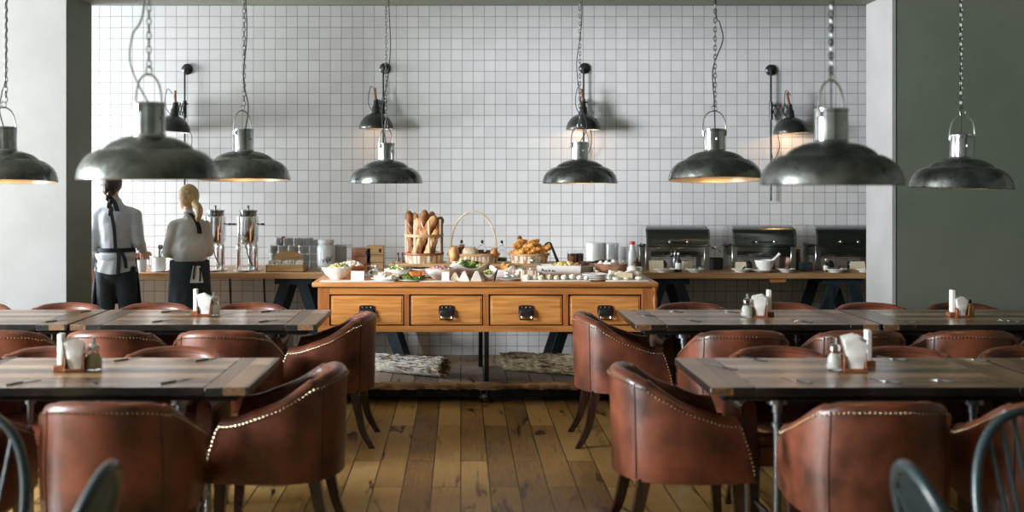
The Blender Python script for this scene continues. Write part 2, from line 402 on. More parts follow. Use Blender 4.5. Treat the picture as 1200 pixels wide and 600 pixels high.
tabs = [(-2.30, 4.51, 'weathered plank table at the near left, its cross-grain end beside the aisle'),
        (-2.285, 6.48, 'weathered plank table at the far left, in front of the two servers'),
        (-3.74, 6.48, 'far left plank table continuing past the white pier out of view'),
        (1.016, 4.51, 'brown plank table at the near right with napkins and salt shaker'),
        (2.47, 4.51, 'near right plank table butted against the next and cut by the photo edge'),
        (1.02, 6.48, 'brown plank table at the far right, beside the wooden sideboard'),
        (2.47, 6.48, 'brown plank table in front of the green wall with an amber bottle')]
for i, (x, y, lb) in enumerate(tabs):
    t = table0 if i == 0 else copy_tree(table0)
    t.location = (x, y, 0); tag(t, lb, 'table', 'plank dining tables')

# ------------------------------------------------------------------ leather tub chairs
def make_tub():
    root = thing('tub_chair', '', 'chair')
    half = [(-.262, .27), (-.283, .12), (-.291, -.03), (-.272, -.14), (-.213, -.228), (-.12, -.281), (0, -.302)]
    ctrl = half + [(-x, y) for x, y in half[-2::-1]]
    path = catmull([(x, y, 0) for x, y in ctrl], 7)
    N = len(path)
    HT = [(-.30, .787), (-.25, .782), (-.20, .765), (-.13, .722), (-.06, .682), (.03, .648), (.13, .622), (.19, .612), (.28, .608)]
    th = .068; zb = .335
    norms = []
    for i in range(N):
        t = (path[min(i + 1, N - 1)] - path[max(i - 1, 0)]).normalized()
        norms.append(Vector((-t.y, t.x, 0)))   # points inward or outward
    # make inward
    for i in range(N):
        if norms[i].dot(Vector((0, 0, 0)) - path[i]) < 0: norms[i] = -norms[i]
    def top(i): return lerp(HT, path[i].y) - (.012 * (path[i].x / .28) ** 2 if path[i].y < -.2 else .0)
    def warp(p):
        y = p.y; t = (p.z - zb) / .28
        if y > .05: y -= (y - .05) * .36 * max(0, t) ** 1.4
        if y < -.05: y += (y + .05) * .05 * (t / 1.6 - .5)
        x = p.x * (1 + .03 * math.sin(min(1, max(0, (p.z - zb) / .35)) * PI))
        return Vector((x, y, p.z))
    b = MB(); rings = []; nail = []
    R = th / 2
    for i in range(N):
        p = path[i]; nrm = norms[i]; zt = top(i); ring = []
        for k in range(7):
            z = zb + (zt - R - zb) * k / 6
            ring.append(warp(p + Vector((0, 0, z))))
        nail.append(warp(p - nrm * .002 + Vector((0, 0, zt - R * 1.05))))
        for k in range(1, 8):
            a = PI * k / 8
            ring.append(warp(p + nrm * (R - R * math.cos(a)) + Vector((0, 0, zt - R + R * math.sin(a)))))
        for k in range(5):
            z = (zt - R) + (.40 - zt + R) * k / 4
            ring.append(warp(p + nrm * th + Vector((0, 0, z))))
        ring.append(warp(p + nrm * th + Vector((0, 0, zb))))
        rings.append(ring)
    b.rings(rings, True)
    b.build('backrest', M['leather'], root, ang=50)
    # nailheads: along the outer top line and down both arm fronts
    line = []
    def front(i, s):
        pts = []
        zt = top(i)
        for k in range(9):
            z = zb + .02 + (zt - R - zb - .02) * k / 8
            pts.append(warp(path[i] + Vector((0, -.006, z))) + Vector((s * .003, 0, 0)))
        return pts
    line = front(0, -1) + nail[1:-1] + front(N - 1, 1)[::-1]
    nb = MB(); acc = 0; step = .018; last = line[0]
    for a, c in zip(line, line[1:]):
        L = (c - a).length; d = -acc
        while d + step <= L:
            d += step
            q = a.lerp(c, d / L); r = .0040
            out = Vector((q.x, q.y, 0)).normalized()
            nb.ball(q + out * .002, r, 6, 4)
        acc = L - d
    nb.build('nailhead_trim', M['brass'], root)
    # seams on the outer back corners and piping along inner crown
    sb = MB()
    for idx in [i for i in range(N) if abs(abs(path[i].x) - .215) < .012 and path[i].y < -.2][:]:
        if idx in (2 * 7 + 14, N - 1 - 28):
            pass
    for idx in (28, N - 1 - 28):
        pts = [warp(path[idx] - norms[idx] * .001 + Vector((0, 0, zb + .01 + (top(idx) - R - zb) * k / 8))) for k in range(9)]
        sb.tube(pts, .0032, 6)
    pts = [warp(path[i] + norms[i] * (th * .93) + Vector((0, 0, top(i) - R * .72))) for i in range(1, N - 1)]
    sb.tube(pts, .004, 6)
    sb.build('seam_piping', M['seam'], root)
    # seat base and cushion
    def plan(sc, yf):
        pts = []
        for i in range(0, N, 3):
            q = path[i] + norms[i] * (th * .8)
            y = min(q.y, .2); pts.append((q.x * sc, y))
        return pts
    s1 = MB(); pl = plan(1, 0); pl = pl + [(.2, .275), (.1, .285), (0, .288), (-.1, .285), (-.2, .275)]
    s1.rings([[Vector((x, y, z)) for x, y in pl] for z in (zb - .005, .415)], True)
    s1.build('seat_base', M['leather'], root)
    c = MB(); rs = []
    for z, k in ((.412, .955), (.425, .985), (.45, .99), (.468, .95), (.478, .82), (.482, .5), (.483, .1)):
        rs.append([Vector((x * k, (y - .0) * k, z)) for x, y in pl])
    c.rings(rs, True); c.build('seat_cushion', M['leather_in'], root, ang=60)
    for sx in (-1, 1):
        l = MB()
        cen = catmull([(sx * .205, -.19, .345), (sx * .21, -.215, .22), (sx * .215, -.245, .10), (sx * .222, -.30, 0)], 5)
        rs = []
        for k, p in enumerate(cen):
            r = .027 - .010 * k / (len(cen) - 1)
            rs.append([p + Vector(q) for q in ((-r, -r, 0), (r, -r, 0), (r, r, 0), (-r, r, 0))])
        l.rings(rs); l.build('leg', M['dark_leg'], root)
        l = MB()
        rs = []
        for k in range(6):
            t = k / 5; r = .026 - .010 * t; p = Vector((sx * .215, .20 + .02 * t, .345 * (1 - t)))
            rs.append([p + Vector(q) for q in ((-r, -r, 0), (r, -r, 0), (r, r, 0), (-r, r, 0))])
        l.rings(rs); l.build('leg', M['dark_leg'], root)
    return root
tub0 = make_tub()
# (x, y of chair centre, rotation, label)
D = math.radians
chairs = [
 # heads of tables, beside the aisle
 (.965, 4.90, -90, 'reddish tub chair at the aisle end of the near right table'),
 (1.00, 6.86, -90, 'reddish tub chair at the aisle end of the far right table, beside the sideboard'),
 (-.81, 4.90, 90, 'dark tub chair at the aisle end of the near left table, with a bright gleam'),
 (-.83, 6.86, 90, 'dark tub chair at the aisle end of the far left table'),
 # nearest row, backs to the camera
 (-1.325, 4.36, 0, 'tub chair showing its whole mottled back at the near left table'),
 (-2.03, 4.36, 0, 'near left tub chair cut by the photo edge behind the hoop-back chair'),
 (1.585, 4.36, 0, 'big dark tub chair in the right foreground with its lit left side'),
 (2.29, 4.36, 0, 'tub chair at the lower right corner, behind the hoop-back chair spindles'),
 # behind the near tables, facing the camera
 (-1.39, 5.20, 180, 'tub chair behind the near left table, right of the sugar shaker'),
 (-1.985, 5.20, 180, 'tub chair behind the near left table, partly hidden by the sugar shaker'),
 (1.54, 5.20, 180, 'tub chair behind the near right table, left of the napkins'),
 (2.14, 5.20, 180, 'tub chair behind the near right table, right of the napkins'),
 (2.75, 5.20, 180, 'tub chair behind the near right table where two tables meet'),
 # in front of the far tables, backs to the camera
 (-1.32, 6.32, 0, 'tub chair in front of the far left table, nearest the aisle'),
 (-1.93, 6.32, 0, 'tub chair in front of the far left table, second from the aisle'),
 (-2.54, 6.32, 0, 'tub chair in front of the far left table, cut by the left photo edge'),
 (1.55, 6.32, 0, 'tub chair in front of the far right table, nearest the aisle'),
 (2.20, 6.32, 0, 'tub chair in front of the far right table, behind the white napkins'),
 (2.82, 6.32, 0, 'tub chair in front of the far right table, third from the aisle'),
 (3.42, 6.32, 0, 'tub chair in front of the far right table, cut by the right photo edge'),
 # behind the far tables
 (-1.39, 7.17, 180, 'orange-brown tub chair behind the far left table, nearest the aisle'),
 (-2.02, 7.17, 180, 'tub chair behind the far left table, between the two servers'),
 (-2.61, 7.17, 180, 'tub chair behind the far left table, below the green return of the pier'),
 (-3.22, 7.17, 180, 'tub chair behind the far left table, at the left photo edge'),
 (1.53, 7.17, 180, 'tub chair behind the far right table, next to the sideboard'),
 (2.13, 7.17, 180, 'tub chair behind the far right table, right of the napkins'),
 (2.725, 7.17, 180, 'dark tub chair behind the far right table, below the white pier return'),
 (3.32, 7.17, 180, 'dark tub chair behind the far right table, against the green wall'),
]
for i, (x, y, rz, lb) in enumerate(chairs):
    c = tub0 if i == 0 else copy_tree(tub0)
    c.location = (x, y, 0); c.rotation_euler = (0, 0, D(rz + (0 if abs(rz) == 90 else random.uniform(-2, 2))))
    tag(c, lb, 'chair', 'leather tub chairs')

# ------------------------------------------------------------------ hoop-back chairs in the foreground
def make_windsor():
    root = thing('hoop_back_chair', '', 'chair')
    h = MB()
    pts = [];
    for k in range(25):
        a = PI * k / 24
        x = -.205 * math.cos(a) * (1 + .06 * math.sin(a)); z = .46 + .44 * math.sin(a) ** .72 if 0 < k < 24 else .45
        pts.append((x, -.17 - .14 * (z - .45) / .45, z))
    h.tube(pts, .0165, 10); h.build('back_hoop', M['windsor'], root)
    for k in range(7):
        x = -.135 + .045 * k
        zt = .46 + .44 * math.sqrt(max(0, 1 - (x * 1.05 / .217) ** 2)) ** .72
        s = MB(); s.tube([(x * .8, -.16, .44), (x, -.17 - .14 * (zt - .45) / .45, zt)], .0075, 8); s.build('spindle', M['windsor'], root)
    s = MB(); rs = []
    for z, k in ((.41, .86), (.42, .97), (.437, 1), (.45, .96), (.452, .7), (.447, .2)):
        rs.append([Vector((k * (.215 + .02 * math.sin(a)) * math.cos(a), k * .205 * math.sin(a), z)) for a in [2 * PI * q / 28 for q in range(28)]])
    s.rings(rs); s.build('seat', M['windsor'], root, ang=60)
    for sx in (-1, 1):
        for sy in (-1, 1):
            l = MB(); l.tube([(sx * .13, sy * .13, .42), (sx * .16, sy * .16, .28), (sx * .175, sy * .175, .2), (sx * .21, sy * .21, 0)], [.014, .021, .018, .011], 10)
            l.build('leg', M['windsor'], root)
        st = MB(); st.tube([(sx * .175, -.175, .2), (sx * .175, .175, .2)], .010, 8); st.build('stretcher', M['windsor'], root)
    st = MB(); st.tube([(-.175, 0, .2), (.175, 0, .2)], .010, 8); st.build('stretcher', M['windsor'], root)
    return root
w0 = make_windsor()
for i, (x, y, rz, lb) in enumerate([
    (-1.60, 3.34, 180, 'blue-green hoop-back chair at the lower left corner, hoop facing the camera'),
    (-1.215, 2.85, 90, 'blurred blue-green hoop-back chair seen edge-on in front of the left tub chair'),
    (1.46, 2.85, -90, 'blurred blue-green hoop-back chair seen edge-on in the right foreground'),
    (1.86, 3.34, 180, 'blue-green hoop-back chair at the lower right corner, hoop and spindles in view')]):
    c = w0 if i == 0 else copy_tree(w0)
    c.location = (x, y, 0); c.rotation_euler = (0, 0, D(rz)); c.scale = (1, 1, .96 if abs(rz) == 90 else .935); tag(c, lb, 'chair', 'hoop-back chairs in the foreground')
# ------------------------------------------------------------------ pendant lamps
SHADE = [(.262, 0), (.265, .004), (.263, .014), (.260, .032), (.252, .054), (.236, .078), (.213, .098), (.192, .110), (.181, .1135), (.173, .1115), (.168, .1135), (.165, .120), (.155, .130), (.135, .143), (.11, .154), (.085, .161), (.066, .163)]
def make_pendant(drop):
    root = thing('pendant_lamp', '', 'pendant lamp')
    b = MB()
    inner = [(r - .004, z - .003) for r, z in SHADE[2:]][::-1]
    b.mi = 0; b.lathe(SHADE, 48, cap=False)
    b.mi = 1; b.lathe([(.06, .158)] + inner + [(.259, .002), (.262, 0)], 48, cap=False)
    b.build('lamp_shade', [M['lampmetal'], M['lampin']], root, ang=30)
    n = MB(); n.lathe([(.066, .156), (.064, .166), (.061, .172), (.061, .278), (.064, .281), (.064, .290), (.060, .292), (.02, .293)], 28)
    for a in (0, PI): n.box((math.cos(a) * .061 - .008, -.011, .255), (math.cos(a) * .061 + .008, .011, .285), .002, 1)
    n.box((-.006, -.068, .225), (.006, -.06, .237), .002, 1)
    n.build('socket_housing', M['lampneck'], root, ang=12)
    w = MB(); pts = [(-.068, 0, .265)]
    for k in range(13):
        a = PI * k / 12; pts.append((-.066 * math.cos(a) if 0 < k < 12 else -.068 * math.cos(a), 0, .30 + .10 * math.sin(a) ** .8 if 0 < k < 12 else .30))
    pts.append((.068, 0, .265)); w.tube(pts, .0042, 8)
    w.tube([(0.015 * math.cos(2 * PI * k / 12), 0, .413 + .017 * math.sin(2 * PI * k / 12)) for k in range(12)], .0035, 6, closed=True)
    w.build('bail_handle', M['wire'], root)
    c = MB(); z = .44; k = 0
    while z < drop:
        R = rotm('Z', 90 * (k % 2))
        c.tube([R @ Vector((.0085 * math.cos(2 * PI * q / 8), 0, z + .017 * math.sin(2 * PI * q / 8))) for q in range(8)], .0026, 5, closed=True)
        z += .0265; k += 1
    c.lathe([(.045, drop), (.045, drop - .02), (.015, drop - .04)], 16)
    c.build('chain', M['chain'], root)
    bb = MB(); bb.ball((0, 0, .085), (.032, .032, .042), 14, 10); bb.lathe([(.014, .115), (.014, .158)], 12); bb.build('bulb', M['bulb'], root)
    return root
def cord(root, pts, name='cord'):
    c = MB(); c.tube(catmull(pts, 6), .0034, 6); c.build(name, M['cord'], root)
# (px centre, rim py, rim width px, tilt x, tilt y, label, cord sway)
pend = [
 (7, 213, 115, 3, 0, 55, 'zinc pendant lamp against the white pier, cut by the left photo edge', [(0, -.02, .28), (-.022, -.03, .38), (-.012, -.02, .48), (.006, -.02, .58), (.008, -.01, 1.1)]),
 (174.5, 210.5, 162, 0, 0, 62, 'large blurred zinc pendant lamp at the left with a looping side cord', [(.008, -.03, .286), (-.037, -.03, .37), (-.063, -.03, .45), (-.053, -.03, .545), (-.011, -.02, .67), (0, -.01, 1.2)]),
 (286, 211, 107, 2, 0, 55, 'zinc pendant lamp over the far left table, half behind the large one', [(.01, -.02, .28), (.028, -.02, .42), (.0, -.02, .59), (.018, -.01, .84), (.006, 0, 1.2)]),
 (452.5, 215, 85, 0, 0, 50, 'zinc pendant lamp above the bread end of the sideboard', [(.0, 0, .29), (-.03, 0, .5), (.015, 0, .8), (.03, .02, 1.0), (.02, 0, 1.3)]),
 (679.5, 215, 87, 1, 0, 20, 'zinc pendant lamp above the right end of the sideboard', [(.0, 0, .29), (.05, 0, .40), (.01, 0, .55), (-.02, .02, .85), (.015, 0, 1.2)]),
 (838, 211, 107, 4, 0, 0, 'zinc pendant lamp with orange glowing rim, right of the sideboard', [(.0, 0, .29), (-.005, 0, .45), (-.012, 0, .64), (.044, 0, .80), (.028, 0, .9), (.0, 0, 1.05)]),
 (974, 217, 161, 0, 0, 30, 'large blurred zinc pendant lamp overlapping the white pier return', [(.0, 0, .29), (.0, 0, .5), (.01, 0, .8), (0, .01, 1.0)]),
 (1126, 221, 113, 0, 1.5, 0, 'dark zinc pendant lamp hanging before the green wall', [(.0, 0, .29), (.0, 0, .5), (.0, 0.01, .8), (0, .01, 1.0)]),
]
for px, py, wpx, tx, ty, rb, lb, cd in pend:
    d = .524 * F / wpx; p = W(px, py, d)
    r = make_pendant(3.7 - p.z); r.location = p
    tag(r, lb, 'pendant lamp', 'zinc pendant lamps')
    cord(r, cd + [(.0, .01, 3.7 - p.z)])
    for ch in [o for o in bpy.data.objects if o.parent == r and o.name.split('.')[0] in ('lamp_shade', 'socket_housing', 'bulb')]:
        ch.rotation_euler = (D(-tx), D(ty), 0)
    for ch in [o for o in bpy.data.objects if o.parent == r and o.name.split('.')[0] in ('bail_handle', 'socket_housing')]:
        ch.rotation_euler = (D(-tx), D(ty), D(rb))
    L = bpy.data.lights.new('lamp_light', 'POINT'); L.energy = 1.7; L.color = (1, .60, .30); L.shadow_soft_size = .03
    lo = bpy.data.objects.new('lamp_light', L); COL.objects.link(lo); lo.location = p + Vector((0, 0, .035))

# ------------------------------------------------------------------ wall lamps
def wall_lamp(px, pydisc, pyrodend, pxs, pyrim, lb, tilt=0, glow=0):
    disc = W(px + 1, pydisc, WY - .02); root = thing('wall_lamp', lb, 'wall lamp', (disc.x, WY, disc.z), group='black wall lamps on the tiles')
    s = (WY) / F
    zr = -(pyrodend - pydisc) * s
    m = MB(); m.lathe([(.0, 0), (.052, 0), (.050, .014), (.036, .026), (.012, .032), (.0, .033)], 24, rotm('X', 90)); m.build('mounting_disc', M['sconce'], root)
    r = MB(); xr = -.012
    r.tube([(0, -.03, 0), (xr, -.045, -.005), (xr, -.05, -.04), (xr, -.05, zr)], .0085, 8); r.build('rod', M['sconce'], root)
    xs = (pxs - px - 1) * s; zrim = -(pyrim - pydisc) * s
    sh = MB(); T0 = T(xs, -.19, zrim) @ rotm('Y', tilt)
    prof = [(.155, 0), (.157, .004), (.153, .03), (.140, .065), (.115, .1), (.078, .128), (.042, .142), (.040, .15), (.036, .20), (.026, .215), (.024, .26), (.008, .268)]
    sh.mi = 0; sh.lathe(prof, 32, T0, cap=False)
    sh.mi = 1; sh.lathe([(.04, .138), (.075, .124), (.11, .097), (.136, .063), (.149, .03), (.154, 0)], 32, T0, cap=False)
    sh.build('lamp_shade', [M['sconce'], M['lampin']], root)
    b = MB(); b.ball((xs, -.19, zrim + .085), (.024, .024, .03), 12, 8); b.build('bulb', M['bulb'] if glow else M['china_pale'], root)
    if glow:
        L = bpy.data.lights.new('lamp_light', 'POINT'); L.energy = glow; L.color = (1, .58, .30); L.shadow_soft_size = .02
        lo = bpy.data.objects.new('lamp_light', L); COL.objects.link(lo); lo.location = root.location + Vector((xs, -.19, zrim + .022))
    h = MB(); h.tube([T0 @ Vector((0, 0, .25)), T0 @ Vector((-.012, 0, .33)), T0 @ Vector((-.014, 0, .37))], .012, 8); h.build('handle', M['walnut'], root)
    # scissor bracket between rod and shade
    a = MB(); z0 = zrim + .20; top = T0 @ Vector((0, 0, .22))
    n = 4
    for q in range(n):
        t0, t1 = q / n, (q + 1) / n
        P = lambda t, dz: Vector((xr + (top.x - xr) * t, -.05 + (-.19 + .05) * t, z0 + (top.z - z0) * t + dz))
        a.tube([P(t0, -.05), P(t1, .05)], .0045, 6); a.tube([P(t0, .05), P(t1, -.05)], .0045, 6)
        for dz in (-.05, .05): a.ball(P(t1, dz), .009, 8, 6)
        a.ball((P(t0, 0) + P(t1, 0)) / 2, .008, 8, 6)
    a.lathe([(.018, z0 - .07), (.018, z0 + .09)], 12, T(xr, -.05, 0)); a.box((xr - .005, -.085, z0 + .05), (xr + .035, -.05, z0 + .065), .003)
    a.build('scissor_arm', M['sconce'], root)
    cord(root, [(xs, -.19, zrim + .34), (xs - .05, -.19, zrim + .38), (xs - .06, -.17, zrim + .2), (xr + .05, -.1, zrim + .02), (xr + .07, -.08, zrim - .12), (xr + .02, -.07, zrim - .24), (xr, -.06, zrim - .15)])
wall_lamp(218, 81, 226, 208, 155, 'black wall lamp above the blonde server, at the left', 6)
wall_lamp(450, 80, 200, 442.5, 152, 'black wall lamp above the baguette crate', glow=.35)
wall_lamp(684, 80, 200, 681, 153, 'black wall lamp above the right end of the sideboard', glow=.9)
wall_lamp(903, 82, 235, 920.5, 157, 'black wall lamp at the right, above the chafing dishes', -3, glow=1.6)

# ------------------------------------------------------------------ counter along the wall
CZ, CYF = .826, 9.35
t = thing('wall_counter', 'long oak counter against the tiled wall behind the sideboard', 'counter', (0, 9.7, 0))
b = MB(); b.box((-4.4, CYF - 9.7, CZ - .052), (3.9, WY - .012 - 9.7, CZ), .004, 1); b.build('worktop', M['counter'], t)
def trestle(x):
    r = MB(); yb = CYF + .06 - 9.7; H = CZ - .052
    r.box((x - .16, yb, H - .05), (x + .16, yb + .6, H))
    for sx in (-1, 1):
        for yy in (yb, yb + .52):
            p = [(x + sx * .05, yy), (x + sx * .15, yy)]
            r.rings([[Vector((x + sx * (.12 - q), yy + v, H - .05)) for q, v in ((0, 0), (.09, 0), (.09, .05), (0, .05))],
                     [Vector((x + sx * (.36 - q), yy + v, 0)) for q, v in ((0, 0), (.09, 0), (.09, .05), (0, .05))]])
        r.tube([(x + sx * .25, yb + .03, .30), (x + sx * .25, yb + .55, .30)], .018, 6)
    r.box((x - .22, yb + .01, .30), (x + .22, yb + .04, .36)); r.box((x - .12, yb - .004, .1), (x - .085, yb, .7))
    r.build('trestle', M['navy'], t)
for x in (-1.42, -.80, 1.08, 1.78, 3.25, -3.6): trestle(x)
b = MB(); b.box((2.62, CYF + .02 - 9.7, CZ - .085), (2.75, CYF + .2 - 9.7, CZ - .052), .003, 1); b.build('underside_block', M['pine'], t)

# ------------------------------------------------------------------ sideboard
SX0, SX1, SY0, SY1, SZ = -1.07, 1.42, 7.97, 8.78, .87
sb = thing('sideboard', 'long orange pine sideboard with four drawers on a black metal frame', 'sideboard', (.175, 8.37, 0))
def sbuild(b, name, m, par=None, **k): return b.build(name, m, par or sb, loc=(-.175, -8.37, 0) if not par else None, **k)
b = MB(); b.box((SX0, SY0, SZ - .034), (SX1, SY1, SZ), .006, 2); sbuild(b, 'top', M['pine'])
bx0, bx1, by0, zb0, zb1 = -1.03, 1.40, 8.00, .512, SZ - .034
dz0, dz1 = .555, .782
dr = [(386.2, 473.8), (479.8, 566.5), (572.8, 660.3), (666.2, 752)]
b = MB()
b.box((bx0, by0, dz1), (bx1, by0 + .03, zb1 - .009)); sbuild(b, 'rail', M['pine']); b = MB(); b.box((bx0, by0 - .004, zb0), (bx1, by0 + .03, dz0))
sbuild(b, 'rail', M['pine'])
b = MB(); edges = [bx0] + [v for a, c in dr for v in ((a - CX) * by0 / F, (c - CX) * by0 / F)] + [bx1]
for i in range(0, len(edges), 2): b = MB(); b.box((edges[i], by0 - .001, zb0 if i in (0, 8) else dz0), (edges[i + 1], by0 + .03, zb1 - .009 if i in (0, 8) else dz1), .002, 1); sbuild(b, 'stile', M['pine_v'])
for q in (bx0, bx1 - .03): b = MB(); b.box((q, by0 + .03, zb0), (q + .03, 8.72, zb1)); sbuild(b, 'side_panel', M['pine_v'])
b = MB(); b.box((bx0 + .03, 8.70, zb0), (bx1 - .03, 8.72, zb1)); b.box((bx0 + .03, by0 + .03, zb0), (bx1 - .03, 8.7, zb0 + .02)); b.box((bx0 + .03, by0 + .028, zb0), (bx1 - .03, by0 + .034, zb1)); sbuild(b, 'back_panel', M['pine_gap_shade'])  # last box: dark sheet behind the fronts, shade put into its colour
for a, c in dr:
    x0, x1 = (a - CX) * by0 / F + .008, (c - CX) * by0 / F - .008
    f = MB(); f.box((x0, by0 + .006, dz0 + .007), (x1, by0 + .027, dz1 - .012), .004, 1)
    f.box((x0 + .012, by0 + .002, dz0 + .019), (x1 - .012, by0 + .008, dz1 - .024), .003, 1)
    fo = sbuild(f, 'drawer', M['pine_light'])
    h = MB(); xc = (x0 + x1) / 2; y = by0 + .001; zc = 1.6 - (366.5 - CY) * y / F
    pts = [(-.055, .038), (-.052, .05), (-.03, .055), (.03, .055), (.052, .05), (.055, .038), (.055, -.012), (-.055, -.012)]
    h.prism([(xc + u, zc + v) for u, v in pts], 'y', y - .006, y)
    rs = []
    for k in range(7):   # hooded cup
        a2 = PI / 2 * k / 6; rs.append([Vector((xc + u * (.93 + .07 * math.cos(a2)), y - .026 * math.sin(a2) - .002, zc + .020 * math.cos(a2) + w * .8)) for u, w in ((-.052, -.03), (-.045, .012), (.045, .012), (.052, -.03))])
    h.rings(rs)
    h.tube([(xc - .045, y - .012, zc - .008), (xc - .045, y - .03, zc - .045), (xc + .045, y - .03, zc - .045), (xc + .045, y - .012, zc - .008)], .006, 8)
    ho = h.build('drawer_handle', M['black'], fo); h = MB()
    h.tube([(xc - .036, y - .024, zc - .022), (xc - .036, y - .030, zc - .048), (xc + .036, y - .030, zc - .048), (xc + .036, y - .024, zc - .022)], .0035, 8)
    for u in (-.03, 0, .03): h.ball((xc + u, y - .007, zc + .04), .005, 8, 6)
    ho = h.build('pull_bail', M['wire'], fo)
# turned column at the right corner
b = MB(); b.lathe([(.022, zb1), (.022, zb1 - .02), (.014, zb1 - .04), (.021, zb1 - .09), (.017, zb1 - .16), (.024, zb0 + .05), (.02, zb0)], 16, T(bx1 + .002, by0 + .012, 0)); sbuild(b, 'corner_column', M['pine_v'])
# frame under it
for x in (bx0 + .05, 0.187, bx1 - .05):
    for y in ((8.03 if abs(x - .187) < .01 else 8.05), 8.66):
        if abs(x - .187) < .01 and y > 8.1: x = .155
        b = MB(); b.box((x - .016, y - .012, .15), (x + .016, y + .012, zb0), .002, 1); sbuild(b, 'leg', M['iron'])
b = MB(); b.box((bx0 + .02, SY0 + .03, .100), (bx1 - .02, 8.73, .146), .004, 1); sbuild(b, 'base_shelf', M['pallet'])
b = MB()
rs = []
for k in range(90):
    x = bx0 + (bx1 - bx0) * k / 89; j = random.uniform(-.005, .006); w = random.uniform(-.004, .004)
    rs.append([Vector((x, SY0 + .035, .148 + j)), Vector((x, SY0 - .002 + w, .144 + j)), Vector((x, SY0 - .004 - w, .102 - j)), Vector((x, SY0 + .035, .096 - j))])
b.rings(rs); sbuild(b, 'live_edge_board', M['edge'], ang=80)
b = MB(); b.box((bx0 + .03, SY0 + .09, .03), (bx1 - .03, SY0 + .13, .1)); b.box((bx0 + .03, 8.6, .03), (bx1 - .03, 8.64, .1))
b.box((bx0 + .03, SY0 + .1, .03), (bx0 + .06, 8.62, .1)); b.box((bx1 - .06, SY0 + .1, .03), (bx1 - .03, 8.62, .1)); sbuild(b, 'under_frame', M['iron'])
for x in (bx0 + .08, .165, bx1 - .08):
    for y in (SY0 + .05, 8.55):
        b = MB(); b.lathe([(.0, -.012), (.038, -.012), (.040, 0), (.038, .012), (0, .012)], 18, T(x, y, .04) @ rotm('Y', 90))
        b.box((x - .022, y - .03, .035), (x - .017, y + .03, .1)); b.box((x + .017, y - .03, .035), (x + .022, y + .03, .1)); b.box((x - .03, y - .03, .09), (x + .03, y + .03, .1))
        b.tube([(x - .03, y, .04), (x + .03, y, .04)], .008, 8)
        sbuild(b, 'castor', M['steel'])

# bark bundles on the base shelf
def bundle(x0, x1, y0, y1, z, rad, m, lb, seed, dark):
    random.seed(seed)
    A, B = Vector((x0, y0, z)), Vector((x1, y1, z)); L = (B - A).length; dr_ = (B - A).normalized(); ang = math.atan2(dr_.y, dr_.x)
    r = thing('bark_bundle', lb, 'wood bundle', A, ang, 'bark bundles on the shelf')
    c = MB(); rs = []
    seg = 40
    for k in range(24):
        t = k / 23; rr = rad * (.80 + .20 * t)
        rs.append([Vector((L * t + random.uniform(-.008, .008), rr * math.cos(2 * PI * q / seg) * random.uniform(.9, 1.06), rr * (math.sin(2 * PI * q / seg) + 1) * .92 + random.uniform(-.006, .006) + .008)) for q in range(seg)])
    c.rings(rs)
    c.build('roll', m, r, ang=25)
    f = MB()
    for k in range(520):
        a = random.uniform(-.3, PI + .3); t = random.uniform(0, .97); rr = rad * (.80 + .20 * t) * random.uniform(.98, 1.08)
        l = random.uniform(.04, .13); da = random.uniform(-.35, .35)
        p = Vector((L * t, rr * math.cos(a), rr * math.sin(a) * .92 + rad * .92)); q = Vector((L * t + l, rr * 1.05 * math.cos(a + da), max(.004, rr * 1.05 * math.sin(a + da) * .92 + rad * .92)))
        if q.x > L + .02: q.x = L + .02
        if p.z < .01: continue
        mid = (p + q) / 2 + Vector((0, math.cos(a), math.sin(a))) * random.uniform(.0, .012)
        f.mi = 1 if random.random() < .3 else 0; f.tube([p, mid, q], random.uniform(.0012, .0034), 4)
    for k in range(70):
        a = random.uniform(0, 2 * PI); rr = rad * random.uniform(.3, .85)
        p = Vector((.01, rr * math.cos(a), rr * math.sin(a) * .9 + rad * .9 + .006)); f.tube([p, p + Vector((-random.uniform(.01, .05), random.uniform(-.01, .01), random.uniform(-.006, .008)))], .003, 4)
    f.build('bark_fibres', [m, M['pith']], r, smooth=False)
    e = MB()
    for k in range(150):
        a = random.uniform(0, 2 * PI); rr = rad * random.uniform(.05, .93)
        p = Vector((L - .02, rr * math.cos(a), rr * math.sin(a) * .9 + rad * .92 + .01)); e.tube([p, p + Vector((random.uniform(.02, .045), random.uniform(-.012, .012), random.uniform(-.01, .01)))], random.uniform(.003, .008), 5)
    e.build('end_core', M['pith'], r)
bundle(-.66, -.13, 8.48, 8.17, .146, .077, M['straw_w'], 'white bark bundle on the left of the sideboard shelf', 3, 0)
bundle(.34, .90, 8.50, 8.24, .146, .082, M['straw_t'], 'tan bark bundle on the right of the sideboard shelf', 5, 1)
random.seed(11)

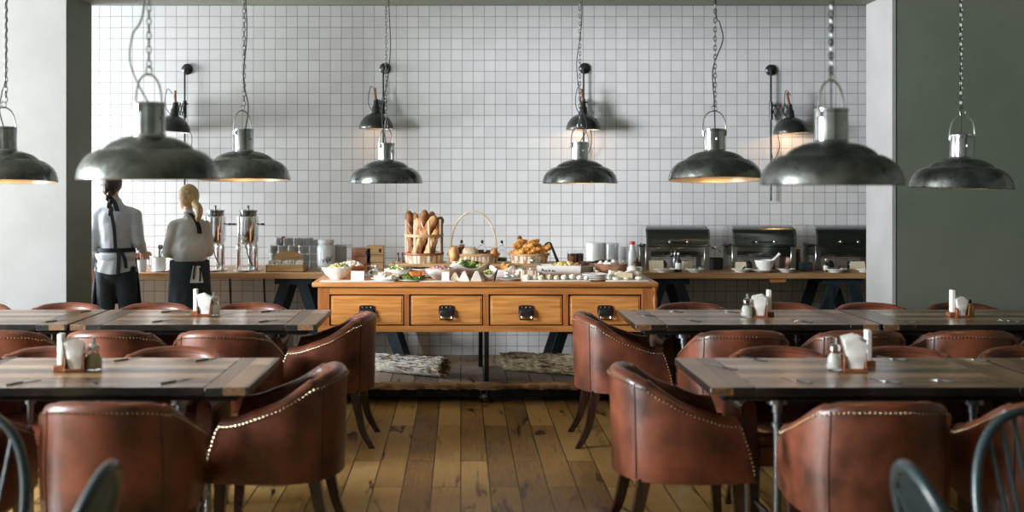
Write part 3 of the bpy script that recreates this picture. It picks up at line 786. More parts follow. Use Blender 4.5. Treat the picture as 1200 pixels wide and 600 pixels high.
# ------------------------------------------------------------------ people
def limb(mb, p1, p2, a, b2, seg=18):
    """elliptical capsule: a=(rx, ry) at p1, b2 at p2"""
    p1, p2 = Vector(p1), Vector(p2); t = (p2 - p1).normalized()
    X = Vector((1, 0, 0)); x = (X - t * X.dot(t))
    if x.length < .2: x = Vector((0, 1, 0)) - t * t.y
    x.normalize(); y = t.cross(x)
    if isinstance(a, (int, float)): a = (a, a)
    if isinstance(b2, (int, float)): b2 = (b2, b2)
    rs = []
    def ring(c, rx, ry): rs.append([c + x * rx * math.cos(2 * PI * k / seg) + y * ry * math.sin(2 * PI * k / seg) for k in range(seg)])
    for k in range(5):
        an = PI / 2 * (1 - k / 4); m = min(a); ring(p1 - t * m * math.sin(an) * .9, a[0] * max(math.cos(an), .02), a[1] * max(math.cos(an), .02))
    for k in range(5):
        an = PI / 2 * k / 4; m = min(b2); ring(p2 + t * m * math.sin(an) * .9, b2[0] * max(math.cos(an), .02), b2[1] * max(math.cos(an), .02))
    mb.rings(rs)
def fuse(o, vox=.012, it=6, disp=0, dscale=.12):
    m = o.modifiers.new('remesh', 'REMESH'); m.mode = 'VOXEL'; m.voxel_size = vox; m.use_smooth_shade = True
    s = o.modifiers.new('smooth', 'SMOOTH'); s.factor = .5; s.iterations = it
    if disp:
        tx = bpy.data.textures.new('folds', 'CLOUDS'); tx.noise_scale = dscale; tx.noise_depth = 1
        dm = o.modifiers.new('folds', 'DISPLACE'); dm.texture = tx; dm.strength = disp; dm.mid_level = .5
def hand(mb, wrist, dr_, up):
    """palm, four bent fingers and a thumb"""
    d = Vector(dr_).normalized(); u = Vector(up).normalized(); s = d.cross(u).normalized()
    limb(mb, wrist, wrist + d * .07, (.026, .016), (.036, .014), 12)
    for k, (l, off) in enumerate(((.062, .030), (.074, .010), (.070, -.010), (.054, -.029))):
        b0 = wrist + d * .085 + s * off; b1 = b0 + d * l * .5 - u * .008; b2 = b1 + d * l * .35 - u * .024
        mb.tube([b0 - d * .02, b0, b1, b2], [.010, .0095, .0088, .007], 8)
    b0 = wrist + d * .025 + s * .03; mb.tube([b0 - s * .01, b0 + d * .02 + s * .018, b0 + d * .052 + s * .022 - u * .01], [.012, .011, .009], 8)
def person(loc, rz, sc, P):
    root = thing('person', P['label'], 'person', loc, rz); root.scale = (sc, sc, sc)
    hx = P.get('head', (0, 0))
    Lsh, Rsh = Vector((-.150, 0, 1.325)), Vector((.150, 0, 1.325))
    Le, Re, Lw, Rw = [Vector(v) for v in P['arms']]
    b = MB()
    limb(b, (0, 0, .92), (0, .01, 1.05), (.14, .10), (.105, .075)); limb(b, (0, .01, 1.05), (0, 0, 1.22), (.105, .075), (.118, .070))
    limb(b, (-.10, 0, 1.32), (.10, 0, 1.32), .036, .036); limb(b, (0, 0, 1.36), (hx[0] * .7, .01 + hx[1] * .7, 1.47), .052, .046)
    hc = Vector((hx[0], .02 + hx[1], 1.575))
    R = Matrix.Translation(hc) @ rotm('Z', P.get('turn', 0))
    b.ball(hc, (.074, .092, .098), 20, 14, rotm('Z', P.get('turn', 0)))
    b.ball(R @ Vector((0, .035, -.055)), (.052, .055, .055), 14, 10)
    b.ball(R @ Vector((0, .102, -.012)), (.011, .017, .018), 8, 6); b.ball(R @ Vector((0, .086, -.05)), (.024, .012, .009), 8, 6)
    for sx in (-1, 1):
        b.ball(R @ Vector((sx * .076, -.005, -.012)), (.010, .018, .028), 8, 6); b.ball(R @ Vector((sx * .028, .088, .012)), (.012, .007, .006), 8, 6)
    for s, e, w in ((Lsh, Le, Lw), (Rsh, Re, Rw)):
        limb(b, s, e, .045, .036, 12); limb(b, e, w, .036, .024, 12)
    for sx in (-1, 1):
        limb(b, (sx * .085, 0, .90), (sx * .095, .0, .50), (.082, .085), .052, 14); limb(b, (sx * .095, 0, .50), (sx * .10, -.02, .09), .052, .034, 14)
        limb(b, (sx * .10, -.03, .045), (sx * .11, .14, .035), .036, .03, 12)
    bo = b.build('body', M['skin'], root); fuse(bo, .010, 3)
    for e, w in ((Le, Lw), (Re, Rw)):
        h = MB(); dd = (w - e).normalized(); hand(h, w, dd, Vector((0, 0, 1)) - dd * dd.z); h.build('hand', M['skin'], root)
    # shirt
    s = MB(); bl = P.get('blouse', 0)
    limb(s, (0, 0, P['hem']), (0, .0, 1.03 + bl * .5), (.170 + bl * .6, .134 + bl), (.122 + bl, .096 + bl)); limb(s, (0, .0, 1.03 + bl), (0, 0, 1.24), (.122 + bl, .098 + bl), (.150 + bl * .3, .108)); limb(s, (-.05, 0, 1.29), (.05, 0, 1.29), (.10, .10), (.10, .10))
    limb(s, (0, 0, 1.365), Lsh, .064, .050); limb(s, (0, 0, 1.365), Rsh, .064, .050); limb(s, (0, 0, 1.34), (hx[0] * .3, .01, 1.43), .080, .056)
    for a, e, w in ((Lsh, Le, Lw), (Rsh, Re, Rw)):
        limb(s, a, e, .054 + bl * .3, .046 + bl * .4, 14); limb(s, e, w - (w - e) * .08, .046 + bl * .4, .032, 14)
    so = s.build('shirt', P['shirt'], root); fuse(so, .011, 5, .02, .10)
    c = MB(); c.lathe([(.058, 1.415), (.056, 1.455), (.050, 1.457), (.05, 1.42)], 20, T(hx[0] * .4, .005, 0)); c.build('collar', P['shirt'], root)
    tr = MB()
    limb(tr, (0, 0, .96), (0, 0, .87), (.125, .10), (.150, .118))
    for sx in (-1, 1):
        limb(tr, (sx * .078, 0, .88), (sx * .092, 0, .50), (.096, .105), .066, 14); limb(tr, (sx * .092, 0, .50), (sx * .10, -.02, .12), .066, .055, 14)
    to = tr.build('trousers', M['navy'], root); fuse(to, .012, 4, .01)
    for sx in (-1, 1):
        sh = MB(); limb(sh, (sx * .10, -.035, .045), (sx * .115, .16, .036), .045, .038, 14); sh.build('shoe', M['black'], root)
    return root, R, hc
# dark-haired server: rear view, braid, apron strings
p1, R1, hc = person((-2.755, 8.88, 0), D(0), 1.0, dict(label='server with a dark braid, pale blue shirt and navy trousers, seen from behind', shirt=M['shirt_blue'],
    arms=[(-.175, -.02, 1.10), (.195, -.04, 1.11), (-.235, .10, .90), (.15, .22, 1.02)], hem=1.02, head=(-.055, .03), turn=6, blouse=0.0))
h = MB(); h.ball(hc + Vector((0, -.014, .014)), (.085, .095, .10), 20, 14); h.ball(hc + Vector((0, -.06, -.03)), (.062, .045, .07), 14, 10)
ho = h.build('hair', M['hair_dk'], p1); 
h = MB(); z = 1.525
for k in range(7): h.ball((-.045 + .006 * k + (.010 if k % 2 else -.010), -.085 - .006 * k, z - .030 * k), (.021 - .001 * k, .018, .026), 10, 8)
h.build('braid', M['hair_dk'], p1)
def ribbon(pts, w, m, name, par, th=.004):
    r = MB(); pts = catmull(pts, 5); rs = []
    for p in pts: rs.append([p + Vector(q) for q in ((-w / 2, -th, 0), (w / 2, -th, 0), (w / 2, th, 0), (-w / 2, th, 0))])
    r.rings(rs); return r.build(name, m, par)
ribbon([(-.035, -.100, 1.47), (-.005, -.128, 1.36), (.02, -.128, 1.22), (.03, -.125, 1.06)], .024, M['apron'], 'apron_strap', p1, .006)
ribbon([(-.04, -.07, 1.48), (.01, -.105, 1.44), (.045, -.125, 1.36)], .035, M['apron'], 'neck_ribbon', p1, .006)
def band(z, rx, ry, hgt, m, par, name, a0=0, a1=2 * PI, th=.006, seg=40, zf=None):
    b = MB(); rs = []
    for k in range(seg + 1):
        a = a0 + (a1 - a0) * k / seg; c, s = math.cos(a), math.sin(a)
        z0 = z + (zf(a) if zf else 0)
        rs.append([Vector((rx * c, ry * s, z0)), Vector(((rx + th) * c, (ry + th) * s, z0)), Vector(((rx + th) * c, (ry + th) * s, z0 + hgt)), Vector((rx * c, ry * s, z0 + hgt))])
    b.rings(rs); return b.build(name, m, par)
band(1.035, .143, .115, .032, M['apron'], p1, 'waist_tie')
b = MB(); rs = []
for k in range(49):
    a_ = 2 * PI * k / 48; col = []
    for j in range(9):
        t_ = j / 8; w_ = .006 * math.sin(a_ * 9 + 3 * t_) * t_; z_ = 1.05 - (.175 + .012 * math.sin(a_ * 3)) * t_
        col.append(Vector(((.128 + .040 * t_ + w_) * math.cos(a_), (.104 + .036 * t_ + w_) * math.sin(a_), z_)))
    for j in range(8, -1, -1): v_ = col[j]; col.append(Vector((v_.x * .96, v_.y * .96, v_.z)))
    rs.append(col)
b.rings(rs); b.build('shirt_tail', M['shirt_blue'], p1, ang=70)
ribbon([(.055, -.128, 1.045), (.060, -.140, .97), (.055, -.142, .87)], .030, M['apron'], 'apron_string', p1)
ribbon([(.075, -.122, 1.045), (.105, -.130, .98), (.115, -.128, .91)], .026, M['apron'], 'apron_string', p1)
def apron_skirt(par, m, z0, z1, rx0, ry0, rx1, ry1, a0, a1):
    b = MB(); rs = []
    for k in range(41):
        a = a0 + (a1 - a0) * k / 40; col = []
        for j in range(13):
            t = j / 12; w = .010 * math.sin(a * 11 + 2 * t) * t
            rx = rx0 + (rx1 - rx0) * t + w; ry = ry0 + (ry1 - ry0) * t + w
            col.append(Vector((rx * math.cos(a), ry * math.sin(a), z0 + (z1 - z0) * t)))
        for j in range(12, -1, -1):
            v = col[j]; f = 1 - .012 / max(.05, Vector((v.x, v.y, 0)).length); col.append(Vector((v.x * f, v.y * f, v.z)))
        rs.append(col)
    b.rings(rs); return b.build('apron', m, par, ang=60)
apron_skirt(p1, M['apron'], 1.045, .60, .150, .122, .195, .16, D(5), D(205))
# blonde server: head turned left, long navy apron
p2, R2, hc = person((-2.175, 8.90, 0), D(14), .93, dict(label='server with a blonde ponytail, grey-white blouse and long navy apron', shirt=M['shirt_white'],
    arms=[(-.215, .0, 1.12), (.185, .02, 1.12), (-.15, .25, 1.06), (.10, .26, 1.05)], hem=1.13, head=(-.02, .045), turn=55, blouse=.030))
h = MB(); h.ball(hc + Vector((.012, -.012, .016)), (.104, .098, .104), 20, 14); h.ball(hc + Vector((.045, -.065, .0)), (.062, .05, .055), 14, 10)
h.build('hair', M['hair_bl'], p2)
h = MB(); h.tube(catmull([(.045, -.085, 1.53), (.085, -.135, 1.49), (.090, -.145, 1.44), (.070, -.140, 1.375)], 5), [.034, .036, .036, .036, .036, .037, .037, .037, .036, .035, .034, .032, .030, .026, .020, .010], 12)
h.build('ponytail', M['hair_bl'], p2)
ribbon([(.0, -.06, 1.445), (.05, -.115, 1.40), (.085, -.128, 1.33), (.095, -.130, 1.27)], .045, M['apron'], 'neck_ribbon', p2, .006)
p2.scale = (.80, .90, .93)
apron_skirt(p2, M['navy'], 1.035, .40, .195, .168, .225, .205, D(-89.9), D(270))
b = MB(); rs = [[Vector((x, -.195 + y, 1.00)) for x, y in ((.03, 0), (.10, 0), (.10, -.02), (.03, -.02))], [Vector((x, -.212 + y, .86)) for x, y in ((.0, 0), (.13, 0), (.13, -.02), (.0, -.02))]]
b.rings(rs); b.build('shirt_tail', M['shirt_white'], p2)
ribbon([(.075, -.185, 1.03), (.045, -.225, .98), (.035, -.232, .89)], .018, M['apron'], 'apron_string', p2)
ribbon([(.085, -.185, 1.03), (.10, -.225, .96), (.095, -.232, .87)], .018, M['apron'], 'apron_string', p2)
# ------------------------------------------------------------------ things on the tables
def on(px, py, z):
    """the point of the horizontal plane at height z seen at this pixel"""
    d = (CH - z) * F / (py - CY); return Vector(((px - CX) * d / F, d, z))
def sugar_shaker(p, lb, white=True, s=1.0):
    t = thing('sugar_shaker', lb, 'shaker', p, group='glass shakers on the dining tables'); t.scale = (s, s, s)
    b = MB(); b.lathe([(0, 0), (.030, 0), (.036, .008), (.037, .03), (.032, .06), (.023, .085), (.022, .098), (.019, .098), (.020, .086), (.029, .06), (.034, .03), (.030, .008), (0, .006)], 24, cap=False); b.build('glass_body', M['glass'], t)
    b = MB(); b.lathe([(.028, .007), (.033, .012), (.034, .03), (.030, .055), (.024, .070), (.0, .073)], 20); b.build('contents', M['sugar_w'] if white else M['sugar'], t)
    b = MB(); b.lathe([(.025, .088), (.026, .104), (.020, .112), (.008, .116), (.007, .142), (.004, .144)], 20); b.build('metal_cap', M['chrome'], t)
def napkins(p, lb, rz=0, s=1.0):
    t = thing('napkin_holder', lb, 'napkin holder', p, rz, group='napkin holders on the dining tables'); t.scale = (s, s, s)
    b = MB(); b.box((-.045, -.035, 0), (.045, .035, .012), .002, 1); b.box((.036, -.03, .012), (.043, .03, .075), .002, 1); b.box((-.043, -.03, .012), (-.036, .03, .06), .002, 1); b.build('holder', M['walnut'], t)
    n = MB(); random.seed(int(p.x * 100) + 5)
    for k in range(9):
        y = -.026 + .0065 * k; w = random.uniform(.9, 1.08); h = random.uniform(.098, .125); o = random.uniform(-.006, .006)
        rs = []
        for j in range(9):
            z = .012 + h * j / 8; f = .75 + .55 * (j / 8) ** 1.4
            x0, x1 = -.032 * f * w + o, .034 * f * w + o; yy = y * (.8 + .5 * j / 8) + .003 * math.sin(j * 1.3 + k)
            rs.append([Vector((x0, yy, z)), Vector(((x0 + x1) / 2, yy - .004, z + (.012 if j == 8 else 0))), Vector((x1, yy, z - (.012 if j == 8 else 0))), Vector((x1, yy + .0045, z - (.012 if j == 8 else 0))), Vector(((x0 + x1) / 2, yy + .001, z + (.012 if j == 8 else 0))), Vector((x0, yy + .0045, z))])
        n.rings(rs)
    n.build('paper_napkins', M['paper'], t, ang=60)
def menu_stand(p, lb, s=1.0, hgt=.165):
    t = thing('menu_stand', lb, 'menu stand', p, group='menu stands on the dining tables'); t.scale = (s, s, s)
    b = MB(); b.box((-.026, -.03, 0), (.026, .03, .028), .002, 1); b.build('wooden_block', M['walnut'], t)
    b = MB(); b.box((-.011, -.022, .026), (.011, .022, hgt), .003, 1); b.build('menu_card', M['paper'], t)
random.seed(3)
menu_stand(on(72, 434.5, TZ), 'tall white menu stand in a wooden block on the near left table')
napkins(on(88, 434.5, TZ), 'napkin holder with paper napkins on the near left table', .2)
sugar_shaker(on(110, 433, TZ), 'shaker of brown sugar on the near left table', False, 1.0)
menu_stand(on(229.5, 369.3, TZ), 'tall white menu stand on the far left table, before the blonde server')
napkins(on(239.5, 369.5, TZ), 'napkin holder with paper napkins on the far left table', .1)
sugar_shaker(on(251, 369, TZ), 'glass shaker on the far left table, right of the napkins')
sugar_shaker(on(978.5, 433.5, TZ), 'white glass shaker on the near right table')
napkins(on(1001, 434.5, TZ), 'bunched white napkins in a holder on the near right table', -.15, 1.15)
menu_stand(on(1017, 429, TZ), 'menu stand half hidden behind the napkins on the near right table')
sugar_shaker(on(875.5, 371.6, TZ), 'white glass shaker on the far right table')
napkins(on(890.5, 371.5, TZ), 'white napkins in a holder on the far right table, beside the shaker', -.1)
menu_stand(on(901, 370.5, TZ), 'menu stand on the far right table, right of the white napkins')
menu_stand(on(1116, 370.8, TZ), 'menu stand on the table in front of the green wall')
napkins(on(1126, 371.2, TZ), 'napkin holder on the table in front of the green wall', .1, .95)
t = thing('oil_bottle', 'small amber oil bottle on the table before the green wall', 'bottle', on(1136.5, 370, TZ))
b = MB(); b.lathe([(0, 0), (.026, 0), (.028, .02), (.027, .05), (.012, .068), (.009, .08), (0, .08)], 20); b.build('glass_body', M['amber'], t)
b = MB(); b.lathe([(.010, .078), (.010, .1), (.0, .102)], 14); b.build('cap', M['black'], t)
# cutlery laid at the places
kn = None
def knife(p, rz, lb):
    global kn
    if kn is None:
        kn = thing('table_knife', lb, 'cutlery')
        b = MB(); b.prism([(-.006, 0), (.006, 0), (.009, .05), (.008, .10), (.002, .112), (-.006, .10)], 'z', .0008, .0028); b.build('blade', M['steel'], kn)
        b = MB(); b.box((-.006, -.095, .0005), (.006, .003, .0085), .003, 2); b.build('handle', M['iron'], kn); k = kn
    else: k = copy_tree(kn)
    k.location = p; k.scale = (.8, .8, .8); k.rotation_euler = (0, 0, -.6 if rz < 0 else .6); tag(k, lb, 'cutlery', 'table knives laid on the dining tables')
kns = [(26, 449, -1.0, 'table knife on the near left table, nearest the left photo edge'), (107, 447.5, .1, 'table knife on the near left table in front of the sugar shaker'), (205, 447.5, -1.0, 'table knife near the aisle side of the near left table'),
       (149, 421.5, -1.1, 'table knife at the rear edge of the near left table, right of the shaker'), (243, 421.5, -.9, 'table knife at the rear edge of the near left table, by the cross-grain end'),
       (1.5, 421, -.9, 'table knife at the rear corner of the near left table, cut by the photo edge'),
       (66, 376.5, -1.1, 'table knife on the far left table, left of the table seam'), (190, 376.5, -1.1, 'table knife on the far left table below the menu stand'), (314, 376.5, -1.1, 'table knife near the aisle side of the far left table'),
       (106, 365.4, -1, 'table knife at the rear of the far left table seam'), (200, 365.4, -1, 'table knife at the rear of the far left table, left of the menu stand'), (316, 365.2, -1, 'table knife at the rear of the far left table, over the last chair'),
       (848, 431, 1.2, 'table knife at the aisle end of the near right table'), (934, 446.5, 1.1, 'shiny table knife on the near right table, left of the shaker'), (1038, 447, .8, 'table knife on the near right table, right of the napkins'), (1099, 446, 1.1, 'table knife on the near right table, further right of the napkins'),
       (884, 421, 1.0, 'table knife at the rear edge of the near right table, left of the shaker'), (1046, 420.8, 1.0, 'table knife at the rear edge of the near right table, right of the napkins'), (1141, 421.3, 1.0, 'table knife at the rear edge near the right table seam'),
       (757, 369.5, 1.1, 'table knife at the aisle end of the far right table'), (810, 376, 1.0, 'table knife on the far right table, left of the shaker'), (940, 376.6, 1.0, 'table knife on the far right table, right of the menu stand'), (1060, 376.6, 1.0, 'table knife past the far right table seam'),
       (790, 365.2, 1.0, 'table knife at the rear edge of the far right table, beside the sideboard'), (855, 366, 1.0, 'table knife at the rear edge of the far right table, left of the shaker'), (1183, 376, 1.0, 'table knife on the far right table, nearest the right photo edge')]
for a, c, r, lb in kns: knife(on(a, c, TZ) + Vector((0, 0, .0005)), r, lb)

# ------------------------------------------------------------------ buffet helpers
def heap(name, lb, cat, c, rx, ry, h, mats, n=60, size=.014, shape='chunk', seed=1, kind='stuff', parent=None):
    random.seed(seed); b = MB()
    b.mi = 0; b.lathe([(0, -.004), (rx * .98, -.004), (rx * .93, h * .25), (rx * .7, h * .62), (rx * .35, h * .84), (0, h * .9)], 20, sy=ry / rx)
    for k in range(n):
        a = random.uniform(0, 2 * PI); q = math.sqrt(random.random()); x, y = rx * q * math.cos(a) * .93, ry * q * math.sin(a) * .93
        z = h * (1 - q * q) * .9 + size * .3; s = size * random.uniform(.6, 1.35); b.mi = random.randrange(len(mats))
        R = Matrix.Rotation(random.uniform(0, 6), 4, Vector((random.random(), random.random(), random.random() + .1)).normalized())
        if shape == 'leaf': b.ball((x, y, z), (s * 1.5, s * .9, s * .18), 6, 4, R)
        elif shape == 'slice': b.ball((x, y, z), (s * 1.3, s, s * .3), 8, 4, R)
        else: b.ball((x, y, z), (s, s * .8, s * .7), 7, 5, R)
    o = b.build(name, mats, parent, c, ang=60)
    if not parent: tag(o, lb, cat, kind=kind)
    return o
def bowl(name, lb, p, r, h, m, rb=None, group=None, cat='bowl', sx=1, sy=1, foot=True):
    rb = rb or r * .5; b = MB()
    prof = [(0, 0), (rb, 0), (rb * 1.02, .006 if foot else .001), ((r + rb) / 2 + r * .06, h * .45), (r, h), (r - .006, h + .002), ((r + rb) / 2 + r * .06 - .007, h * .48), (rb * .9, .012), (0, .010)]
    b.lathe(prof, 36, sx=sx, sy=sy, cap=False); o = b.build(name, m, None, p, ang=50); return tag(o, lb, cat, group)
def plate(name, lb, p, r, m, h=.018, group=None, cat='plate', sx=1, sy=1):
    b = MB(); b.lathe([(0, 0), (r * .6, 0), (r * .66, h * .35), (r, h), (r, h + .004), (r * .66, h * .35 + .006), (r * .58, .006), (0, .006)], 40, sx=sx, sy=sy, cap=False)
    o = b.build(name, m, None, p, ang=50); return tag(o, lb, cat, group)
def sq_bowl(name, lb, p, w, dd, h, m, rz=0, wave=.03, cat='bowl'):
    """square bowl with raised corners"""
    b = MB(); n = 48
    def ring(k, z, wv):
        rs = []
        for i in range(n):
            a = 2 * PI * i / n + PI / 4; c, s = math.cos(a), math.sin(a); q = (abs(c) ** 3.5 + abs(s) ** 3.5) ** (-1 / 3.5)
            cor = (abs(c * s) * 2) ** 3
            rs.append(Vector((w * k * q * c, dd * k * q * s, z + wv * cor)))
        return rs
    b.rings([ring(.02, .0, 0), ring(.5, 0, 0), ring(.56, .004, 0), ring(.80, h * .55, wave * .4), ring(1, h, wave), ring(.985, h + .004, wave), ring(.78, h * .56, wave * .4), ring(.53, .012, 0), ring(.02, .010, 0)], False)
    o = b.build(name, m, None, p, (0, 0, rz), ang=50); return tag(o, lb, cat)
def bottle(lb, p, r, h, m, capm, name='bottle', labelm=None, neck=.4, cat='bottle', group=None):
    t = thing(name, lb, cat, p, group=group)
    b = MB(); b.lathe([(0, 0), (r, 0), (r, h * .55), (r * .9, h * .62), (r * neck, h * .75), (r * neck, h * .9), (0, h * .9)], 20); b.build('glass_body', m, t)
    b = MB(); b.lathe([(r * neck * 1.1, h * .89), (r * neck * 1.1, h), (0, h)], 14); b.build('cap', capm, t)
    if labelm: b = MB(); b.lathe([(r * 1.01, h * .15), (r * 1.01, h * .48)], 20, cap=False); b.build('paper_label', labelm, t)
    return t
SBZ = SZ
def sbp(px, d, z=SBZ): return Vector(((px - CX) * d / F, d, z))
R2S = lambda px, d: px * d / F      # pixels to metres at depth d

# riser along the rear of the sideboard
t = thing('display_riser', 'low wooden riser along the back edge of the sideboard', 'riser', sbp(575, 8.62))
b = MB(); b.box((-.78, -.17, .075), (.80, .15, .097), .003, 1); b.build('board', M['boxwood'], t)
for x in (-.74, 0, .76): b = MB(); b.box((x - .02, -.15, 0), (x + .02, .13, .075), .002, 1); b.build('block', M['walnut'], t)
RZ = SBZ + .097

# baguette crate
p = sbp(497, 8.62, RZ); t = thing('bread_crate', 'round veneer crate with rails holding upright baguettes', 'crate', p, .1)
r = .145
b = MB(); b.lathe([(0, 0), (r, 0), (r * 1.03, .03), (r * 1.06, .075), (r * 1.02, .077), (r * .99, .03), (r * .96, .008), (0, .008)], 20, cap=False); b.build('slatted_base', M['veneer'], t, ang=10)
b = MB(); b.lathe([(r * 1.065, .06), (r * 1.075, .062), (r * 1.075, .078), (r * 1.065, .08)], 32, cap=False); b.build('rim', M['walnut'], t)
for k in range(8):
    a = 2 * PI * k / 8 + .2; x, y = r * 1.0 * math.cos(a), r * 1.0 * math.sin(a)
    b = MB(); b.box((x - .008, y - .005, .02), (x + .008, y + .005, .335), .002, 1); b.build('upright', M['veneer'], t)
b = MB()
for z in (.20,): b.lathe([(r * 1.0, z), (r * 1.045, z), (r * 1.045, z + .022), (r * 1.0, z + .022), (r * 1.0, z)], 32, cap=False)
b.build('hoop', M['boxwood'], t)
def baguette(base, tip, rad, lb, m):
    base, tip = Vector(base), Vector(tip); o = thing('baguette', lb, 'bread', base, group='baguettes in the crate'); v = tip - base; n = 22; side = v.cross(Vector((0, 1, 0))).normalized()
    pts = []; rr = []
    for k in range(n + 1):
        q = k / n; pts.append(v * q + side * .012 * math.sin(PI * q)); e = min(1, (1 - abs(2 * q - 1)) * 5.5) ** .6
        rr.append(rad * (.28 + .72 * e) * (1 + .07 * math.sin(q * 34)))
    b = MB(); b.tube(pts, rr, 14); b.build('crust', m, o, ang=60)
    s = MB()
    for k in range(4):
        q = .2 + .17 * k; c = v * q + Vector((0, -rad * .86, 0)) + side * .012 * math.sin(PI * q); s.tube([c - side * rad * .4 - v.normalized() * .03, c + Vector((0, -.004, 0)), c + side * rad * .4 + v.normalized() * .03], [.003, .006, .003], 6)
    s.build('slash', M['flour'], o)
bg = [((-.06, .03), 479, 247, 'leftmost baguette, leaning left with a dark orange tip'), ((-.045, .06), 486, 249, 'second baguette from the left in the crate'),
      ((-.03, .0), 490, 255, 'third baguette from the left in the crate'), ((-.04, -.03), 498.5, 246, 'tallest baguette in the middle of the crate'),
      ((.02, .06), 507, 248, 'dark-tipped baguette at the back of the crate'), ((-.085, -.085), 511, 253, 'front baguette leaning right across the crate'),
      ((.04, -.03), 517.5, 254, 'rightmost baguette leaning right out of the crate'), ((.02, -.085), 514, 268, 'lower baguette behind the long diagonal one')]
for i, ((bx, by), tx, ty, lb) in enumerate(bg):
    base = p + Vector((bx, by, .015)); dep = 8.62 + by * .5
    baguette(base, W(tx, ty, dep), .034, lb, M['bread'] if i % 3 else M['bread_dk'])
# basket with tall hoop handle
p = sbp(555, 8.60, RZ); t = thing('handled_basket', 'oval veneer basket with a tall thin hoop handle, full of loaves', 'basket', p)
b = MB(); b.lathe([(0, 0), (.185, 0), (.20, .072), (.195, .073), (.18, .007), (0, .007)], 22, sy=.62, cap=False); b.build('slatted_side', M['veneer'], t, ang=10)
b = MB(); b.lathe([(.201, .055), (.205, .056), (.207, .074), (.200, .075)], 40, sy=.62, cap=False); b.build('rim', M['boxwood'], t)
b = MB(); b.tube([(-.178 * math.cos(PI * k / 24), 0, .06 + .335 * math.sin(PI * k / 24) ** .8 if 0 < k < 24 else .03) for k in range(25)], .0065, 8); b.build('handle', M['flour'], t)
lo = [(532, 8.53, 0, (.042, .062, .060), M['bread'], 'orange crusted round loaf at the left of the handled basket'), (541, 8.62, 0, (.036, .048, .064), M['bread_dk'], 'dark brown loaf behind, second from left in the handled basket'),
      (551, 8.54, 0, (.070, .06, .056), M['flour'], 'large floury grey loaf in the middle of the handled basket'), (563, 8.56, 0, (.040, .04, .036), M['pith'], 'small dark roll right of the floury loaf'),
      (573, 8.58, 0, (.036, .036, .034), M['choc'], 'near-black roll in the handled basket'), (579, 8.57, 0, (.034, .045, .046), M['bread'], 'orange round roll at the right of the handled basket')]
for x, d, _, rr, m, lb in lo:
    b = MB(); b.ball((0, 0, rr[2]), rr, 20, 14)
    for k in (-1, 0, 1): b.tube([(k * rr[0] * .4 - .01, -rr[1] * .62, rr[2] * 1.55), (k * rr[0] * .4, -rr[1] * .2, rr[2] * 2.0), (k * rr[0] * .4 + .01, rr[1] * .4, rr[2] * 1.92)], .004, 6)
    o = b.build('bread_loaf', m, None, sbp(x, d, RZ + .012 + (.072 - rr[2]) * .6 - .006)); tag(o, lb, 'bread', 'loaves in the handled basket')
# croissant basket
p = sbp(620, 8.62, RZ); t = thing('pastry_basket', 'round veneer basket piled with croissants', 'basket', p)
b = MB(); b.lathe([(0, 0), (.138, 0), (.156, .07), (.151, .071), (.133, .006), (0, .006)], 20, sy=.85, cap=False); b.build('slatted_side', M['veneer'], t, ang=10)
b = MB(); b.lathe([(.157, .055), (.160, .056), (.161, .072), (.155, .073)], 32, sy=.85, cap=False); b.build('rim', M['boxwood'], t)
def croissant(p, rot, s, lb, m):
    b = MB(); n = 26; pts = []; rr = []
    for k in range(n + 1):
        a = PI * (.12 + .76 * k / n); q = abs(2 * k / n - 1)
        pts.append((.045 * math.cos(a), .038 * math.sin(a) - .025, 0)); rr.append((.007 + .020 * (1 - q ** 1.7)) * (1 + .10 * (1 if (k // 3) % 2 else -1)))
    b.tube(pts, rr, 12, flat=.85); o = b.build('croissant', m, None, p, rot, ang=50); o.scale = (s, s, s); tag(o, lb, 'pastry', 'croissants in the pastry basket')
cr = [(603, 296, 8.56), (613, 295, 8.52), (626, 294.5, 8.52), (637, 293, 8.56), (608, 288, 8.60), (619, 288, 8.58), (631, 288.5, 8.60), (612, 284, 8.66), (625, 283.5, 8.66), (640, 290, 8.63)]
cl = ['croissant low at the left end of the pastry basket', 'croissant low in front, left of the middle of the basket', 'croissant low in front, right of the middle of the basket', 'croissant low at the right of the pastry basket', 'shiny croissant on the left shoulder of the pile', 'croissant in the middle of the pile',
      'croissant on the right shoulder of the pile', 'topmost croissant on the left', 'topmost croissant on the right', 'croissant at the far right edge of the pile']
random.seed(9)
for (x, y, d), lb in zip(cr, cl):
    croissant(W(x, y, d), (random.uniform(-.7, .3), random.uniform(-.5, .5), random.uniform(-1, 1)), 1.15, lb, M['croissant'])
t = thing('tongs', 'metal tongs leaning on the right side of the pastry basket', 'tongs', sbp(652, 8.50, RZ)); b = MB()
b.tube([(-.045, .02, .155), (-.02, 0, .08), (.008, 0, .004)], .006, 6); b.tube([(-.04, .035, .155), (-.01, .02, .08), (.022, .01, .004)], .006, 6); b.tube([(-.085, .02, .145), (-.06, .025, .16), (-.04, .028, .155)], .007, 6); b.build('tong_arms', M['black'], t)
